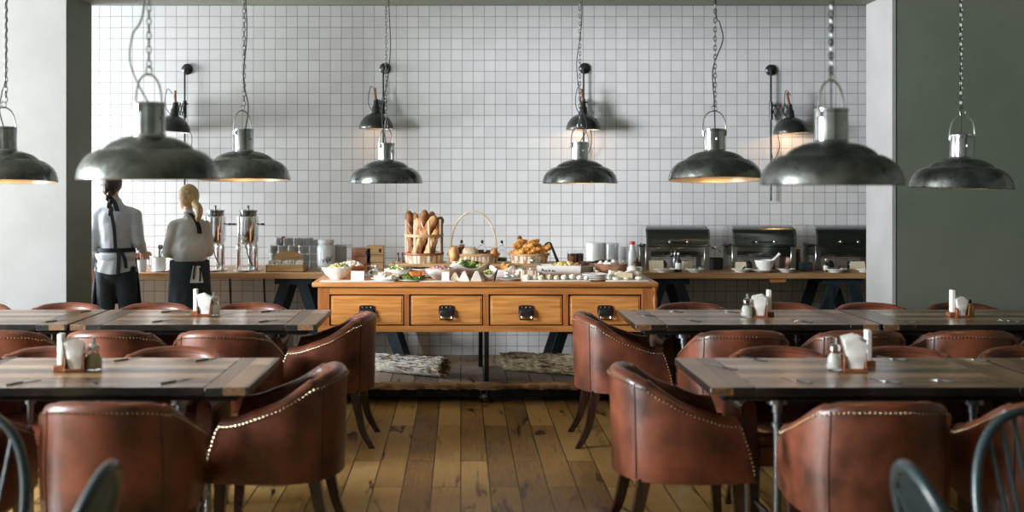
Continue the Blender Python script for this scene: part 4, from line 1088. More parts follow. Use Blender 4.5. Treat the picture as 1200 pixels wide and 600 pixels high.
# cloches / oil bottles behind
for x, d, lb in ((565, 8.72, 'stoppered glass bottle behind the handled basket'), (588, 8.66, 'stoppered glass jug between the two bread baskets'), (541, 8.73, 'stoppered glass bottle behind the left of the handled basket')):
    t = thing('stoppered_bottle', lb, 'bottle', sbp(x, d, RZ), group='stoppered glass bottles')
    b = MB(); b.lathe([(0, 0), (.040, 0), (.044, .03), (.043, .085), (.030, .115), (.013, .13), (.012, .145), (.009, .145), (.010, .128), (.027, .112), (.040, .085), (.041, .03), (.037, .005), (0, .005)], 24, cap=False); b.build('glass_body', M['glass'], t)
    b = MB(); b.ball((0, 0, .155), (.011, .011, .016), 12, 8); b.build('stopper', M['black'], t)
    b = MB(); b.lathe([(0, .006), (.036, .006), (.039, .03), (.039, .035), (0, .035)], 20); b.build('oil', M['green'] if x == 588 else M['amber'], t)
t = thing('pepper_mill', 'thin pepper mill rising behind the croissants', 'pepper mill', sbp(609, 8.74, RZ)); b = MB(); b.lathe([(0, 0), (.025, 0), (.018, .05), (.014, .10), (.016, .14), (.008, .152), (.013, .165), (.019, .182), (.012, .2), (0, .204)], 18); b.build('turned_body', M['walnut'], t)
# jars of spread on the riser end
for x, d, lb in ((669.5, 8.57, 'left of two glass jars of brown spread'), (679, 8.60, 'right of two glass jars of brown spread, darker one')):
    t = thing('spread_jar', lb, 'jar', sbp(x, d, RZ), group='jars of spread')
    b = MB(); b.lathe([(0, 0), (.029, 0), (.030, .04), (.028, .055), (0, .055)], 20); b.build('spread', M['bread_dk'] if x < 672 else M['choc'], t)
    b = MB(); b.lathe([(0, -.0005), (.031, 0), (.032, .06), (.029, .08), (.029, .095), (.0285, .095), (.0285, .08), (.0312, .06)], 20, cap=False); b.build('glass_body', M['glass'], t)
    b = MB(); b.lathe([(.030, .054), (.031, .072), (0, .074)], 16); b.build('lid', M['choc'], t)
# ---- main spread on the sideboard
def card(px, d, w, h, lb, m=None, rz=0, tilt=12, name='tent_card'):
    b = MB(); hw = w / 2; q = h * math.tan(D(tilt))
    b.prism([(-q - .006, 0), (-q - .003, 0), (0, h - .004), (q + .003, 0), (q + .006, 0), (.0, h)], 'x', -hw, hw)
    o = b.build(name, m or M['paper'], None, sbp(px, d), (0, 0, rz), smooth=False); return tag(o, lb, 'label card', 'food label cards')
tag(MB().box((-.27, -.055, 0), (.27, .055, .004), .001, 1).build('napkin', M['paper'], None, sbp(419, 8.07)), 'flat white napkin along the left front edge of the sideboard', 'napkin')
bowl('serving_bowl', 'wide white bowl of pasta at the left end of the sideboard', sbp(395, 8.26), .118, .088, M['china'], .05)
heap('pasta_salad', 'pale pasta salad in the leftmost white bowl', 'salad', sbp(397, 8.26, SBZ + .066), .097, .097, .045, [M['cream'], M['eggwhite'], M['green'], M['yellow']], 90, .014, seed=2)
card(419, 8.10, .095, .072, 'blank white tent card in front of the pasta bowl')
plate('platter', 'round white platter of sliced cheese near the left front edge', sbp(453, 8.13), .115, M['china'])
heap('sliced_cheese', 'white and pink sliced cheese on the left platter', 'cheese', sbp(453, 8.13, SBZ + .018), .098, .085, .035, [M['eggwhite'], M['cream'], M['ham'], M['eggwhite']], 70, .016, 'slice', seed=3)
plate('platter', 'dark platter under the smoked salmon at the front edge', sbp(483, 8.10), .105, M['china_grey'], .010)
heap('smoked_salmon', 'orange smoked salmon slices on green leaves', 'fish', sbp(484, 8.11, SBZ + .012), .088, .07, .046, [M['green'], M['salmon'], M['ltgreen'], M['olive']], 80, .016, 'leaf', seed=4)
b = MB(); random.seed(6)
for k in range(9): b.ball((.01 + .008 * k - .035, -.02 + .003 * k, .05 + .002 * math.sin(k)), (.026, .03, .006), 10, 6, rotm('X', 35) @ rotm('Y', random.uniform(-20, 20)))
tag(b.build('salmon_slices', M['salmon'], None, sbp(488, 8.09, SBZ + .006)), 'fanned bright orange salmon slices on top of the salmon platter', 'fish', kind='stuff')
tag(MB().box((-.13, -.04, 0), (.13, .04, .005), .001, 1).build('napkin', M['paper'], None, sbp(513, 8.06)), 'folded white napkin in front of the ham bowl', 'napkin')
bowl('serving_bowl', 'white bowl of diced ham in the middle left of the sideboard', sbp(516.5, 8.28), .118, .075, M['china'], .06)
heap('diced_ham', 'pink diced ham and onion in a white bowl', 'salad', sbp(517, 8.28, SBZ + .062), .10, .10, .032, [M['ham'], M['eggwhite'], M['ham'], M['purple'], M['cream']], 110, .010, seed=8)
# row of cheese wedges and small boards at the front
def wedge(px, d, w, h, m, rz, lb, name='cheese_wedge'):
    b = MB(); b.prism([(-w / 2, 0), (w / 2, 0), (w * .12, h), (-w * .05, h * .97)], 'y', -.022, .022); o = b.build(name, m, None, sbp(px, d), (0, 0, rz), smooth=False); return tag(o, lb, 'cheese', 'cheese wedges and label cards along the front')
card(522, 8.09, .055, .068, 'narrow white tent card left of the cheese wedges')
wedge(533, 8.12, .065, .058, M['cream'], .2, 'cream-brown cheese wedge, leftmost of the wedges')
wedge(543.5, 8.09, .085, .072, M['eggwhite'], -.1, 'larger white cheese wedge, middle of the front edge')
wedge(558, 8.09, .085, .072, M['eggwhite'], .1, 'white pointed cheese wedge with a dark rind beside it')
b = MB(); b.prism([(-.012, 0), (.012, 0), (.0, .075), (-.01, .078)], 'y', -.03, .03); tag(b.build('cheese_rind', M['pith'], None, sbp(566.5, 8.09), (0, D(-18), 0), smooth=False), 'dark brown rind slice leaning by the white wedge', 'cheese')
heap('sliced_onion', 'purple onion garnish behind the white wedges', 'vegetables', sbp(543, 8.17), .045, .03, .075, [M['purple'], M['choc'], M['olive'], M['ham']], 40, .010, 'leaf', seed=10)
sq_bowl('square_bowl', 'white square bowl with peaked corners holding green leaves', sbp(548, 8.50), .165, .12, .062, M['china'], .3, .045)
heap('salad_leaves', 'dark green salad leaves in the square peaked bowl', 'salad', sbp(549, 8.5, SBZ + .058), .125, .095, .055, [M['green'], M['green'], M['ltgreen']], 160, .018, 'leaf', seed=12)
sq_bowl('square_bowl', 'small white bowl of lettuce and egg at the front', sbp(572, 8.13), .062, .052, .040, M['china'], .1, .022)
heap('lettuce_and_egg', 'lettuce and egg in the small front bowl', 'salad', sbp(572, 8.13, SBZ + .034), .045, .036, .035, [M['ltgreen'], M['yellow'], M['ltgreen']], 50, .011, 'leaf', seed=14)
t = thing('fork', 'dark handled fork leaning at the small lettuce bowl', 'fork', sbp(581, 8.07)); b = MB(); b.tube([(-.012, 0, .0), (.012, .03, .082)], .006, 6); b.build('handle', M['black'], t); b = MB(); b.tube([(.012, .03, .08), (.03, .045, .11)], .004, 6); b.build('tines', M['chrome'], t)
plate('tray', 'oval grey tray of wrapped butter at the front', sbp(596, 8.13), .095, M['china_grey'], .014, sy=.7, cat='tray')
b = MB(); random.seed(15)
for k in range(12):
    a = random.uniform(0, 6.28); q = random.uniform(0, .065); b.box((-.016, -.012, -.009), (.016, .012, .009), .003, 1, T(q * math.cos(a), q * math.sin(a) * .6, .024 + .012 * random.random() + (.014 if q < .03 else 0)) @ Matrix.Rotation(random.uniform(0, 3), 4, 'Z') @ rotm('X', random.uniform(-25, 25)))
tag(b.build('butter_portions', M['paper'], None, sbp(596, 8.13, SBZ + .008)), 'wrapped butter portions heaped on the oval grey tray', 'butter', kind='stuff')
sq_bowl('square_bowl', 'white peaked bowl behind the butter tray', sbp(590, 8.42), .105, .085, .055, M['china'], -.2, .035)
heap('bread_rolls_heap', 'orange apricots heaped by the peaked bowl', 'fruit', sbp(592, 8.42, SBZ + .05), .075, .06, .045, [M['croissant'], M['amber'], M['bread']], 30, .020, seed=17)
b = MB(); b.box((-.055, -.012, 0), (.055, .012, .078), .004, 1); tag(b.build('wooden_block', M['veneer'], None, sbp(619.5, 8.10), (D(-8), 0, .1)), 'light brown wooden block card at the front edge', 'card holder')
# platter with mozzarella and bread along the right front
b = MB(); b.box((-.245, -.055, 0), (.245, .055, .010), .004, 2); tag(b.build('platter', M['china'], None, sbp(652, 8.09)), 'long white platter along the right front edge', 'platter')
random.seed(18)
for i, (x, y, s, m, lb) in enumerate([(617, 8.07, .024, 'eggwhite', 'leftmost white roll on the long front platter'), (626, 8.09, .021, 'eggwhite', 'second white roll on the long front platter'), (634, 8.06, .022, 'cream', 'cream roll third from left on the long platter'), (643, 8.08, .023, 'cream', 'cream roll fourth from left on the long platter'),
                             (652, 8.08, .020, 'cream', 'cream roll fifth from left on the long platter'), (661, 8.08, .022, 'eggwhite', 'white roll sixth from left on the long platter'), (670, 8.09, .024, 'eggwhite', 'large white roll seventh from left on the long platter'), (679, 8.08, .020, 'eggwhite', 'white roll second from right on the long platter'), (687, 8.06, .017, 'eggwhite', 'rightmost small white roll on the long platter')]):
    b = MB(); b.ball((0, 0, s * .8), (s * 1.15, s, s * .8), 14, 10); b.ball((s * .3, -s * .3, s * 1.35), (s * .55, s * .5, s * .4), 10, 8); tag(b.build('cheese_ball', M[m], None, sbp(x, y, SBZ + .010)), lb, 'cheese', 'white rolls on the long platter')
heap('herb_garnish', 'green herbs sprinkled at the front platter right end', 'herbs', sbp(664, 8.10, SBZ + .01), .05, .03, .018, [M['green'], M['ltgreen'], M['eggwhite']], 30, .009, 'leaf', seed=19)
# lettered box
t = thing('lettered_box', 'white box with black hand lettering holding pasta salad', 'box', sbp(655, 8.34), D(-6)); b = MB(); w2, d2, hh = .165, .085, .098
b.box((-w2, -d2, 0), (w2, d2, .005)); b.box((-w2, -d2, 0), (w2, -d2 + .006, hh)); b.box((-w2, d2 - .006, 0), (w2, d2, hh)); b.box((-w2, -d2, 0), (-w2 + .006, d2, hh)); b.box((w2 - .006, -d2, 0), (w2, d2, hh)); b.build('box_sides', M['paper'], t)
b = MB(); x = -.13; random.seed(21)
for stroke in ([(0, .3), (.3, .7), (.5, .2)], [(.1, .8), (.6, .6)], [(.9, .1), (.9, .5)], [(1.3, .6), (1.2, .2), (1.6, .1)], [(1.9, .7), (2.0, .1)], [(1.8, .3), (2.3, .4)], [(2.6, .1), (2.9, .6), (3.0, .2)], [(3.3, .1), (3.35, .45)]):
    b.tube([(x + u * .030, -d2 - .001, .050 + v * .030) for u, v in stroke], .0028, 5)
b.build('lettering', M['ink'], t)
heap('pasta_salad', 'yellow and green pasta in the white lettered box', 'salad', sbp(662, 8.36, SBZ + .07), .13, .065, .048, [M['yellow'], M['ltgreen'], M['yellow'], M['cream']], 110, .013, seed=22)
b = MB(); b.tube([(-.055, -.02, .105), (.0, 0, .055), (.06, .01, .01)], [.012, .013, .010], 8); b.ball((-.07, -.025, .115), (.026, .02, .024), 12, 8); tag(b.build('serving_spoon', M['chrome'], None, sbp(636, 8.30, SBZ + .02)), 'shiny serving spoon leaning left of the lettered box', 'spoon')
# white sheets and plates in the middle
plate('platter', 'large white platter behind the butter tray', sbp(612, 8.28), .15, M['china'], .02, sy=.6)
heap('sliced_radish', 'thin white slices on the large middle platter', 'vegetables', sbp(612, 8.28, SBZ + .018), .125, .07, .04, [M['paper'], M['eggwhite'], M['china'], M['ham']], 70, .022, 'leaf', seed=24)
def stack(name, lb, p, r, n, m, gap=.007, cat='plates', sy=1, group=None):
    """a stack: each plate is a thing"""
    for k in range(n):
        plate(name, (lb + ', ' + ('topmost' if k == n - 1 else 'lowest' if k == 0 else 'number %s up' % ('two', 'three', 'four', 'five', 'six')[k - 1])), p + Vector((0, 0, gap * k)), r, m, .014, group or lb, 'plate')
stack('plate', 'white plate in the stack behind the ham bowl', sbp(497, 8.44, SBZ), .115, 5, M['china'], .012)
stack('plate', 'white plate in the stack at the front right', sbp(697, 8.13, SBZ), .095, 4, M['china'], .011)
stack('plate', 'white plate in the stack beside the mottled bowl', sbp(741, 8.55, SBZ), .075, 5, M['china'], .012)
plate('round_tray', 'round white tray of green salad in the left middle', sbp(466, 8.40), .12, M['china'], .03)
b = MB(); b.lathe([(0, 0), (.09, 0), (.105, .035), (.101, .035), (.087, .005), (0, .005)], 32, cap=False); tag(b.build('salad_dish', M['china'], None, sbp(466, 8.40, SBZ + .032)), 'white dish of green salad on the round tray', 'dish')
heap('olive_salad', 'green and yellow salad in the dish on the round tray', 'salad', sbp(466, 8.40, SBZ + .055), .09, .085, .03, [M['green'], M['yellow'], M['ltgreen'], M['eggwhite'], M['olive']], 130, .011, seed=25)
b = MB(); b.lathe([(0, .0), (.012, .004), (.024, .014), (.022, .016), (0, .006)], 14, sx=1.2); b.tube([(.02, 0, .012), (.08, .03, .05)], .004, 6); tag(b.build('serving_spoon', M['chrome'], None, sbp(462, 8.32, SBZ + .10)), 'silver spoon lying on the green salad dish', 'spoon')
# reddish tray with white cheese
b = MB(); b.rings([[Vector((x, y, z)) for x, y in ((-w, -dd), (w, -dd), (w, dd), (-w, dd))] for w, dd, z in ((.075, .06, 0), (.115, .09, .062), (.15, .10, .078), (.148, .10, .082), (.109, .084, .066), (.07, .055, .008))]); tag(b.build('dough_tray', M['walnut'], None, sbp(411, 8.55), smooth=False), 'flared reddish wooden tray holding white cheese', 'tray')
heap('white_cheese', 'crumbled white cheese in the reddish wooden tray', 'cheese', sbp(411, 8.55, SBZ + .06), .10, .075, .045, [M['eggwhite'], M['paper'], M['cream']], 70, .018, seed=27)
heap('wrapped_snacks', 'small wrapped snacks beside the reddish tray', 'snacks', sbp(438, 8.52), .06, .05, .08, [M['china_grey'], M['paper'], M['green'], M['china']], 50, .018, seed=28)
# saucepan-like bowl with dark spread, spoon
bowl('serving_bowl', 'small white bowl of dark fruit with two spoons', sbp(682, 8.46), .085, .085, M['china'], .045)
heap('dark_fruit', 'dark fruit compote in the small white bowl', 'fruit', sbp(682, 8.46, SBZ + .075), .07, .07, .035, [M['choc'], M['ham'], M['purple']], 50, .012, seed=29)
for sx, lb in ((0, 'left dark handled spoon in the fruit bowl'), (1, 'right dark handled spoon in the fruit bowl')):
    b = MB(); b.tube([(0, 0, 0), (.06, .0, .012), (.11, .0, .018)], [.005, .008, .009], 8); b.ball((-.012, 0, -.003), (.018, .012, .006), 10, 6); tag(b.build('serving_spoon', M['black'], None, sbp(690 + 9 * sx, 8.46 + .03 * sx, SBZ + .105 - .004 * sx)), lb, 'spoon')
b = MB(); b.lathe([(0, 0), (.055, 0), (.062, .022), (.066, .024), (.062, .045), (.058, .045), (.055, .01), (0, .008)], 28, cap=False); tag(b.build('olive_dish', M['boxwood'], None, sbp(700, 8.28)), 'small light wooden dish of dark olives', 'dish')
heap('olives', 'dark olives in the small light dish', 'olives', sbp(700, 8.28, SBZ + .03), .05, .05, .03, [M['olive'], M['choc'], M['cream']], 60, .009, seed=30)
bowl('mottled_bowl', 'large mottled brown bowl of white meringues', sbp(716, 8.42), .128, .105, M['bowlwood'], .08, foot=False)
random.seed(31)
ml = ['meringue at the left rim of the mottled bowl', 'meringue left of the middle in the mottled bowl', 'tallest meringue in the middle of the mottled bowl', 'meringue right of the middle in the mottled bowl', 'meringue at the right rim of the mottled bowl', 'meringue at the front of the mottled bowl', 'meringue at the back of the mottled bowl']
for (x, d, z), lb in zip([(704, 8.42, .094), (711, 8.36, .10), (719, 8.38, .106), (726, 8.40, .10), (731, 8.44, .092), (715, 8.33, .09), (720, 8.48, .10)], ml):
    b = MB(); b.ball((0, 0, 0), (.030, .028, .024), 12, 8); b.ball((0, 0, .018), (.016, .015, .014), 10, 6); tag(b.build('meringue', M['eggwhite'], None, sbp(x, d, SBZ + z)), lb, 'meringue', 'meringues in the mottled bowl')
# right corner platter
b = MB(); b.box((-.155, -.06, 0), (.155, .06, .010), .004, 2); tag(b.build('platter', M['china'], None, sbp(734, 8.09)), 'white platter of rolls at the right front corner of the sideboard', 'platter')
for i, (x, d, s, m, lb) in enumerate([(713, 8.08, (.022, .02, .022), 'eggwhite', 'small white roll at the left of the corner platter'), (722, 8.06, (.03, .02, .012), 'eggwhite', 'flat white slice on the corner platter'), (735, 8.05, (.03, .02, .012), 'cream', 'flat cream slice on the corner platter'), (749, 8.06, (.032, .022, .014), 'eggwhite', 'flat white slice at the right end of the corner platter')]):
    b = MB(); b.ball((0, 0, s[2]), s, 14, 8); tag(b.build('cheese_slice', M[m], None, sbp(x, d, SBZ + .01)), lb, 'cheese', 'slices on the corner platter')
b = MB(); b.box((-.034, -.02, 0), (.034, .02, .062), .005, 1); tag(b.build('cheese_block', M['eggwhite'], None, sbp(717.5, 8.13, SBZ + .01), (D(8), D(8), .2)), 'speckled white cheese block tilted on the corner platter', 'cheese')
b = MB(); b.box((-.065, -.022, 0), (.065, .022, .052), .006, 1); tag(b.build('cheese_block', M['cream'], None, sbp(731, 8.12, SBZ + .01)), 'long tan cheese block on the corner platter', 'cheese')
for (x, d, z), lb in zip([(727, 8.28, .03), (737, 8.25, .035), (746, 8.27, .03), (741, 8.28, .07)], ['white roll left in the heap behind the tan block', 'white roll in the middle behind the tan block', 'white roll at the right behind the tan block', 'white roll topping the heap behind the tan block']):
    b = MB(); b.ball((0, 0, 0), (.040, .032, .03), 14, 10); tag(b.build('bread_roll', M['eggwhite'], None, sbp(x, d, SBZ + z)), lb, 'bread', 'white rolls at the right of the sideboard')
# small dark bottles left of the crate
for x, lb in ((466.5, 'left small dark sauce bottle beside the baguette crate'), (471.5, 'right small dark sauce bottle beside the baguette crate')): bottle(lb, sbp(x, 8.60), .018, .175, M['choc'], M['black'], 'sauce_bottle', group='small sauce bottles')

# ------------------------------------------------------------------ things on the wall counter, left part
def cp(px, d, z=CZ): return Vector(((px - CX) * d / F, d, z))
def urn(px, d, lb):
    t = thing('coffee_urn', lb, 'coffee urn', cp(px, d), group='chrome coffee urns')
    b = MB(); b.lathe([(0, .005), (.105, 0), (.108, .006), (.08, .018), (.05, .022), (0, .022)], 32); b.build('drip_base', M['chrome'], t)
    b = MB(); b.lathe([(0, .22), (.05, .225), (.082, .245), (.088, .27), (.088, .46), (.080, .468), (0, .468)], 36); b.build('tank', M['chrome'], t)
    b = MB(); b.lathe([(.068, .466), (.072, .475), (.072, .505), (.078, .508), (.078, .52), (.03, .528), (.008, .530), (.008, .545), (.013, .555), (0, .565)], 28); b.build('lid', M['steel'], t)
    for a in (-2.5, -.65, 1.57):
        x, y = .092 * math.cos(a), .092 * math.sin(a)
        l = MB(); l.lathe([(.020, 0), (.022, .02), (.018, .16), (.022, .19), (.016, .225), (.008, .235), (.008, .47), (0, .475)], 14, T(x, y, 0)); l.build('leg', M['chrome'], t)
    for sx in (-1, 1):
        h = MB(); h.tube([(sx * .088, 0, .40), (sx * .105, 0, .40)], .005, 8); h.ball((sx * .125, 0, .40), (.020, .008, .009), 10, 6); h.build('side_handle', M['black'], t)
    f = MB(); f.tube([(0, -.06, .235), (0, -.115, .235)], .011, 10); f.tube([(0, -.115, .255), (0, -.115, .195)], .009, 10); f.box((-.008, -.125, .255), (.008, -.105, .285), .003); f.build('tap', M['chrome'], t)
    c = MB(); c.tube(catmull([(0, -.08, .22), (.01, -.075, .14), (.04, -.05, .06), (.07, -.06, .03)], 5), .005, 6); c.build('hose', M['black'], t)
urn(252.5, 9.62, 'chrome coffee urn just right of the blonde server')
urn(291, 9.60, 'chrome coffee urn standing alone, left of the cups')
for x, d, lb in ((246, 9.45, 'saucer below the left urn'), (283, 9.45, 'pale saucer in front left of the right urn'),): plate('saucer', lb + ', on the counter', cp(x, d), .07, M['china'], .012, 'saucers by the urns')
# power cables under the counter
for x, lb in ((269, 'black cable hanging below the left urn'), (309, 'black cable hanging right of the right urn')):
    c = MB(); p0 = cp(x, 10.12, CZ - .06); c.tube(catmull([p0, p0 + Vector((.01, 0, -.25)), p0 + Vector((.03, 0, -.5)), p0 + Vector((.035, .02, -.76))], 5), .009, 6); tag(c.build('power_cable', M['cord'], None), lb, 'cable', 'cables under the counter')
# mugs, jugs and whisks left of the blonde server
def mug(p, r, h, m, lb, name='mug', hd=1, group=None, cat='mug'):
    t = thing(name, lb, cat, p, group=group); b = MB(); b.lathe([(0, 0), (r * .85, 0), (r, h * .25), (r, h), (r - .004, h), (r - .004, h * .25), (r * .8, .006), (0, .006)], 24, cap=False); b.build('cup_body', m, t)
    if hd and name == 'coffee_cup': b = MB(); b.lathe([(r + .0006, h - .006), (r + .001, h), (r - .005, h + .001), (r - .0046, h - .006)], 24, cap=False); b.build('cup_rim', M['china'], t)
    if hd: b = MB(); b.tube([(hd * (r - .002), 0, h * .8), (hd * (r + .018), 0, h * .72), (hd * (r + .020), 0, h * .4), (hd * (r - .002), 0, h * .25)], .004, 6); b.build('handle', m, t)
    return t
t = mug(cp(186, 9.47), .062, .125, M['china'], 'big white jug holding whisks and ladles, left of the blonde server', 'jug', -1, cat='jug')
b = MB(); random.seed(33)
for k in range(8):
    a = random.uniform(-1.2, 1.2); b.tube([(0.01 * k - .04, 0, .03), (a * .06, .0, .15), (a * .12, 0.01, .2 + .03 * random.random())], .004, 5); b.ball((a * .12, .01, .21), (.012, .01, .02), 8, 6)
tag(b.build('kitchen_utensils', M['steel'], None, cp(186, 9.47)), 'metal utensils sticking out of the white jug', 'utensils', kind='stuff')
mug(cp(166, 9.46), .042, .12, M['china_pale'], 'pale beaker of red berries beside the dark-haired server', 'beaker', 0, cat='beaker')
heap('red_berries', 'dark red berries heaped over the pale beaker', 'berries', cp(163, 9.47, CZ + .11), .075, .06, .075, [M['redberry'], M['choc'], M['redberry'], M['eggwhite']], 70, .016, seed=34)
mug(cp(204, 9.7), .07, .15, M['china'], 'white jug behind the left edge of the blonde server', 'jug', 0, cat='jug')
plate('saucer', 'white saucer under the big utensil jug', cp(189, 9.45, CZ), .085, M['china'], .010)
mug(cp(150, 9.65), .05, .14, M['china'], 'white beaker hidden behind the dark-haired server elbow', 'beaker', 0, cat='beaker')
plate('plate', 'white plate at the blonde server left hand', cp(202, 9.45, CZ), .06, M['china'], .012)
# cup pyramid: rows of grey cups stacked behind the tea box
rows = [(0, ['china_grey'] * 5, 320, 12.2), (1, ['china_grey'] * 5, 321, 12.0), (2, ['china_grey'] * 5, 320, 12.2), (3, ['china_grey'] * 4, 327, 11.6)]
nth = ['first', 'second', 'third', 'fourth', 'fifth']; rn = ['lowest', 'second', 'third', 'top']
cup0 = None
for r_, ms, x0, st in rows:
    for k, mk in enumerate(ms):
        lb = '%s grey cup from the left in the %s row of the cup stack' % (nth[k], rn[r_]); p = cp(x0 + st * k, 9.78, CZ + .069 * r_)
        if cup0 is None: cup0 = mug(p, .040, .066, M['china_grey'], lb, 'coffee_cup', 1, 'stacked coffee cups', 'cup'); c = cup0
        else: c = copy_tree(cup0); c.location = p; tag(c, lb, 'cup', 'stacked coffee cups')
        c.rotation_euler = (0, 0, random.uniform(-1.2, -.4))
b = MB(); b.lathe([(0, 0), (.014, 0), (.016, .01), (0, .014)], 14); tag(b.build('red_lid', M['red'], None, cp(332, 9.78, CZ + .272)), 'small red lid on top of the grey cup stack', 'lid')
# tea box with two tiers
t = thing('tea_box', 'two-tier wooden box of paper tea bags before the cups', 'box', cp(336, 9.50)); w2 = .163
b = MB(); b.box((-w2, -.09, 0), (w2, -.078, .062), .002, 1); b.box((-w2, .09, 0), (w2, .102, .062)); b.box((-w2, -.09, 0), (-w2 + .01, .102, .062)); b.box((w2 - .01, -.09, 0), (w2, .102, .062)); b.box((-w2, -.09, 0), (w2, .10, .008))
b.build('front_tray', M['boxwood'], t)
b = MB(); b.prism([(-.115, .06), (.125, .06), (.125, .125), (.095, .158), (-.03, .175), (-.075, .16), (-.115, .125)], 'y', .05, .062); b.build('backboard', M['boxwood'], t)
b = MB(); random.seed(35)
for k in range(26):
    x = -.15 + .3 * k / 26; b.box((-.005, -.032, 0), (.005, .032, .062), .001, 1, T(x, -.03, .03 + random.uniform(-.006, .008)) @ rotm('Y', random.uniform(-14, 14)))
b.build('tea_bags', M['paper'], t)['kind'] = 'stuff'
for (x, lb) in ((356, 'left tall pale grey canister beside the cup stack'), (366, 'right tall pale grey canister beside the cup stack')):
    b = MB(); b.lathe([(0, 0), (.055, 0), (.056, .23), (.052, .235), (.052, .25), (.0, .255)], 28); tag(b.build('canister', M['china_pale'], None, cp(x, 9.92)), lb, 'canister', 'pale grey canisters')
t = thing('milk_can', 'large pale grey milk can with lid, left of the sideboard food', 'milk can', cp(382, 9.62)); b = MB(); b.lathe([(0, 0), (.078, 0), (.080, .01), (.080, .195), (.070, .215), (.062, .225), (.062, .232), (0, .232)], 36); b.build('can_body', M['china_pale'], t)
b = MB(); b.lathe([(.064, .228), (.070, .232), (.070, .262), (.066, .266), (0, .268)], 32); b.build('lid', M['china_pale'], t)
b = MB(); random.seed(36)
for s in ([(-.03, .05), (-.01, .09), (.0, .06)], [(.0, .06), (.02, .10), (.03, .07)], [(.01, .05), (.03, .09)], [(-.04, .08), (-.02, .06)], [(.0, .1), (.01, .045)], [(.03, .06), (.045, .11)]):
    b.tube([(u + .012, -math.sqrt(max(.0001, .0812 ** 2 - (u + .012) ** 2)), v + .02) for u, v in s], .003, 5)
b.build('painted_motif', M['ink'], t)
t = thing('glass_carafe', 'square blue-grey glass carafe right of the milk can', 'carafe', cp(398, 9.75)); b = MB(); b.box((-.06, -.045, 0), (.06, .045, .205), .008, 2); b.build('glass_body', M['china_grey'], t); b = MB(); b.box((-.061, -.046, .20), (.105, .046, .215), .003); b.build('lid', M['china_pale'], t)
for x, w_, h_, lb, m in ((424, .085, .185, 'carved wooden crate behind the reddish tray', 'bowlwood'), (440, .075, .205, 'light wooden crate with a dark hand hole', 'boxwood')):
    t = thing('small_crate', lb, 'crate', cp(x, 9.78), group='small wooden crates'); b = MB(); b.box((-w_, -.06, 0), (w_, .06, h_), .004, 1)
    b.build('crate_body', M[m], t); b = MB()
    for q in (.3, .62): b.box((-w_ - .003, -.065, h_ * q - .002), (w_ + .003, -.058, h_ * q + .002))
    b.box((w_ * .45, -.064, h_ * .72), (w_ * .75, -.058, h_ * .88), .002, 1); b.build('slot', M['pitch'], t)
# canisters right of the jars, on the counter behind
for x, r, h, m, lb in ((698, .085, .225, 'china_pale', 'wide white canister behind the mottled bowl'), (716, .07, .222, 'china_grey', 'grey canister right of the wide white one'), (727, .05, .19, 'china_pale', 'narrow pale canister behind the meringues')):
    b = MB(); b.lathe([(0, 0), (r, 0), (r, h * .96), (r * .96, h), (0, h)], 32)
    if m == 'china_pale' and r > .08: b.tube([(-r + .003, 0, h * .3), (-r - .02, 0, h * .35), (-r - .022, 0, h * .65), (-r + .003, 0, h * .7)], .006, 6)
    tag(b.build('canister', M[m], None, cp(x, 9.88)), lb, 'canister')
bottle('white bottle with a red cap left of the first chafing dish', cp(741, 9.62), .036, .25, M['china_pale'], M['red'], 'sauce_bottle', neck=.62)
bottle('dark round vinegar bottle beside the red-capped bottle', cp(746, 9.5), .04, .12, M['choc'], M['chrome'], 'vinegar_bottle')

# ------------------------------------------------------------------ chafing dishes, right part of the counter
def chafing():
    t = thing('chafing_dish', '', 'chafing dish'); w = .275
    # roll-top lid: quarter-round front
    prof = []
    for k in range(15):
        a = PI / 2 * k / 14; prof.append((-.19 * max(0, math.cos(a)) ** .62 - .005, .225 + .155 * math.sin(a) ** .72))
    prof += [(.10, .378), (.17, .34), (.19, .225)]
    b = MB(); b.prism(prof, 'x', -w + .012, w - .012); b.build('roll_top_lid', M['steel'], t, ang=25)
    for sx in (-1, 1):
        e = MB(); pr = [(y * 1.04, .225 + (z - .225) * 1.05) for y, z in prof]; x0 = sx * (w - .013); e.prism(pr, 'x', min(x0, x0 + sx * .014), max(x0, x0 + sx * .014)); e.build('end_panel', M['chrome'], t, ang=25)
    b = MB(); b.box((-w + .03, -.175, .115), (w - .03, .175, .222), .008, 2); b.build('water_pan', M['steel'], t)
    b = MB(); b.box((-w + .006, -.20, .205), (w - .006, .20, .226), .006, 2); b.build('rim', M['steel'], t)
    b = MB()
    b.tube([(-.10, -.195, .240), (-.10, -.222, .246), (.10, -.222, .246), (.10, -.195, .240)], .007, 8); b.build('lid_handle', M['steel'], t)
    for x in (-.075, .075): b = MB(); b.ball((x, -.224, .250), .014, 12, 8); b.build('handle_knob', M['chrome'], t)
    for sx in (-1, 1):
        for sy in (-1, 1):
            l = MB(); x = sx * (w - .022); y = sy * .165
            l.box((x - .024, y - .012, 0), (x + .024, y + .012, .215), .004, 1); l.build('leg', M['steel_light'], t)
        b = MB(); b.tube([(sx * (w + .0), -.06, .20), (sx * (w + .035), -.06, .205), (sx * (w + .035), .06, .205), (sx * w, .06, .20)], .006, 8); b.ball((sx * (w + .005), -.10, .215), .012, 10, 8); b.build('side_handle', M['black'], t)
    for x in (-.10, .10):
        f = MB(); f.lathe([(0, .0), (.042, 0), (.042, .055), (.030, .06), (.03, .075), (0, .075)], 20, T(x, 0, 0)); f.build('fuel_burner', M['steel'], t)
    return t
ch0 = chafing()
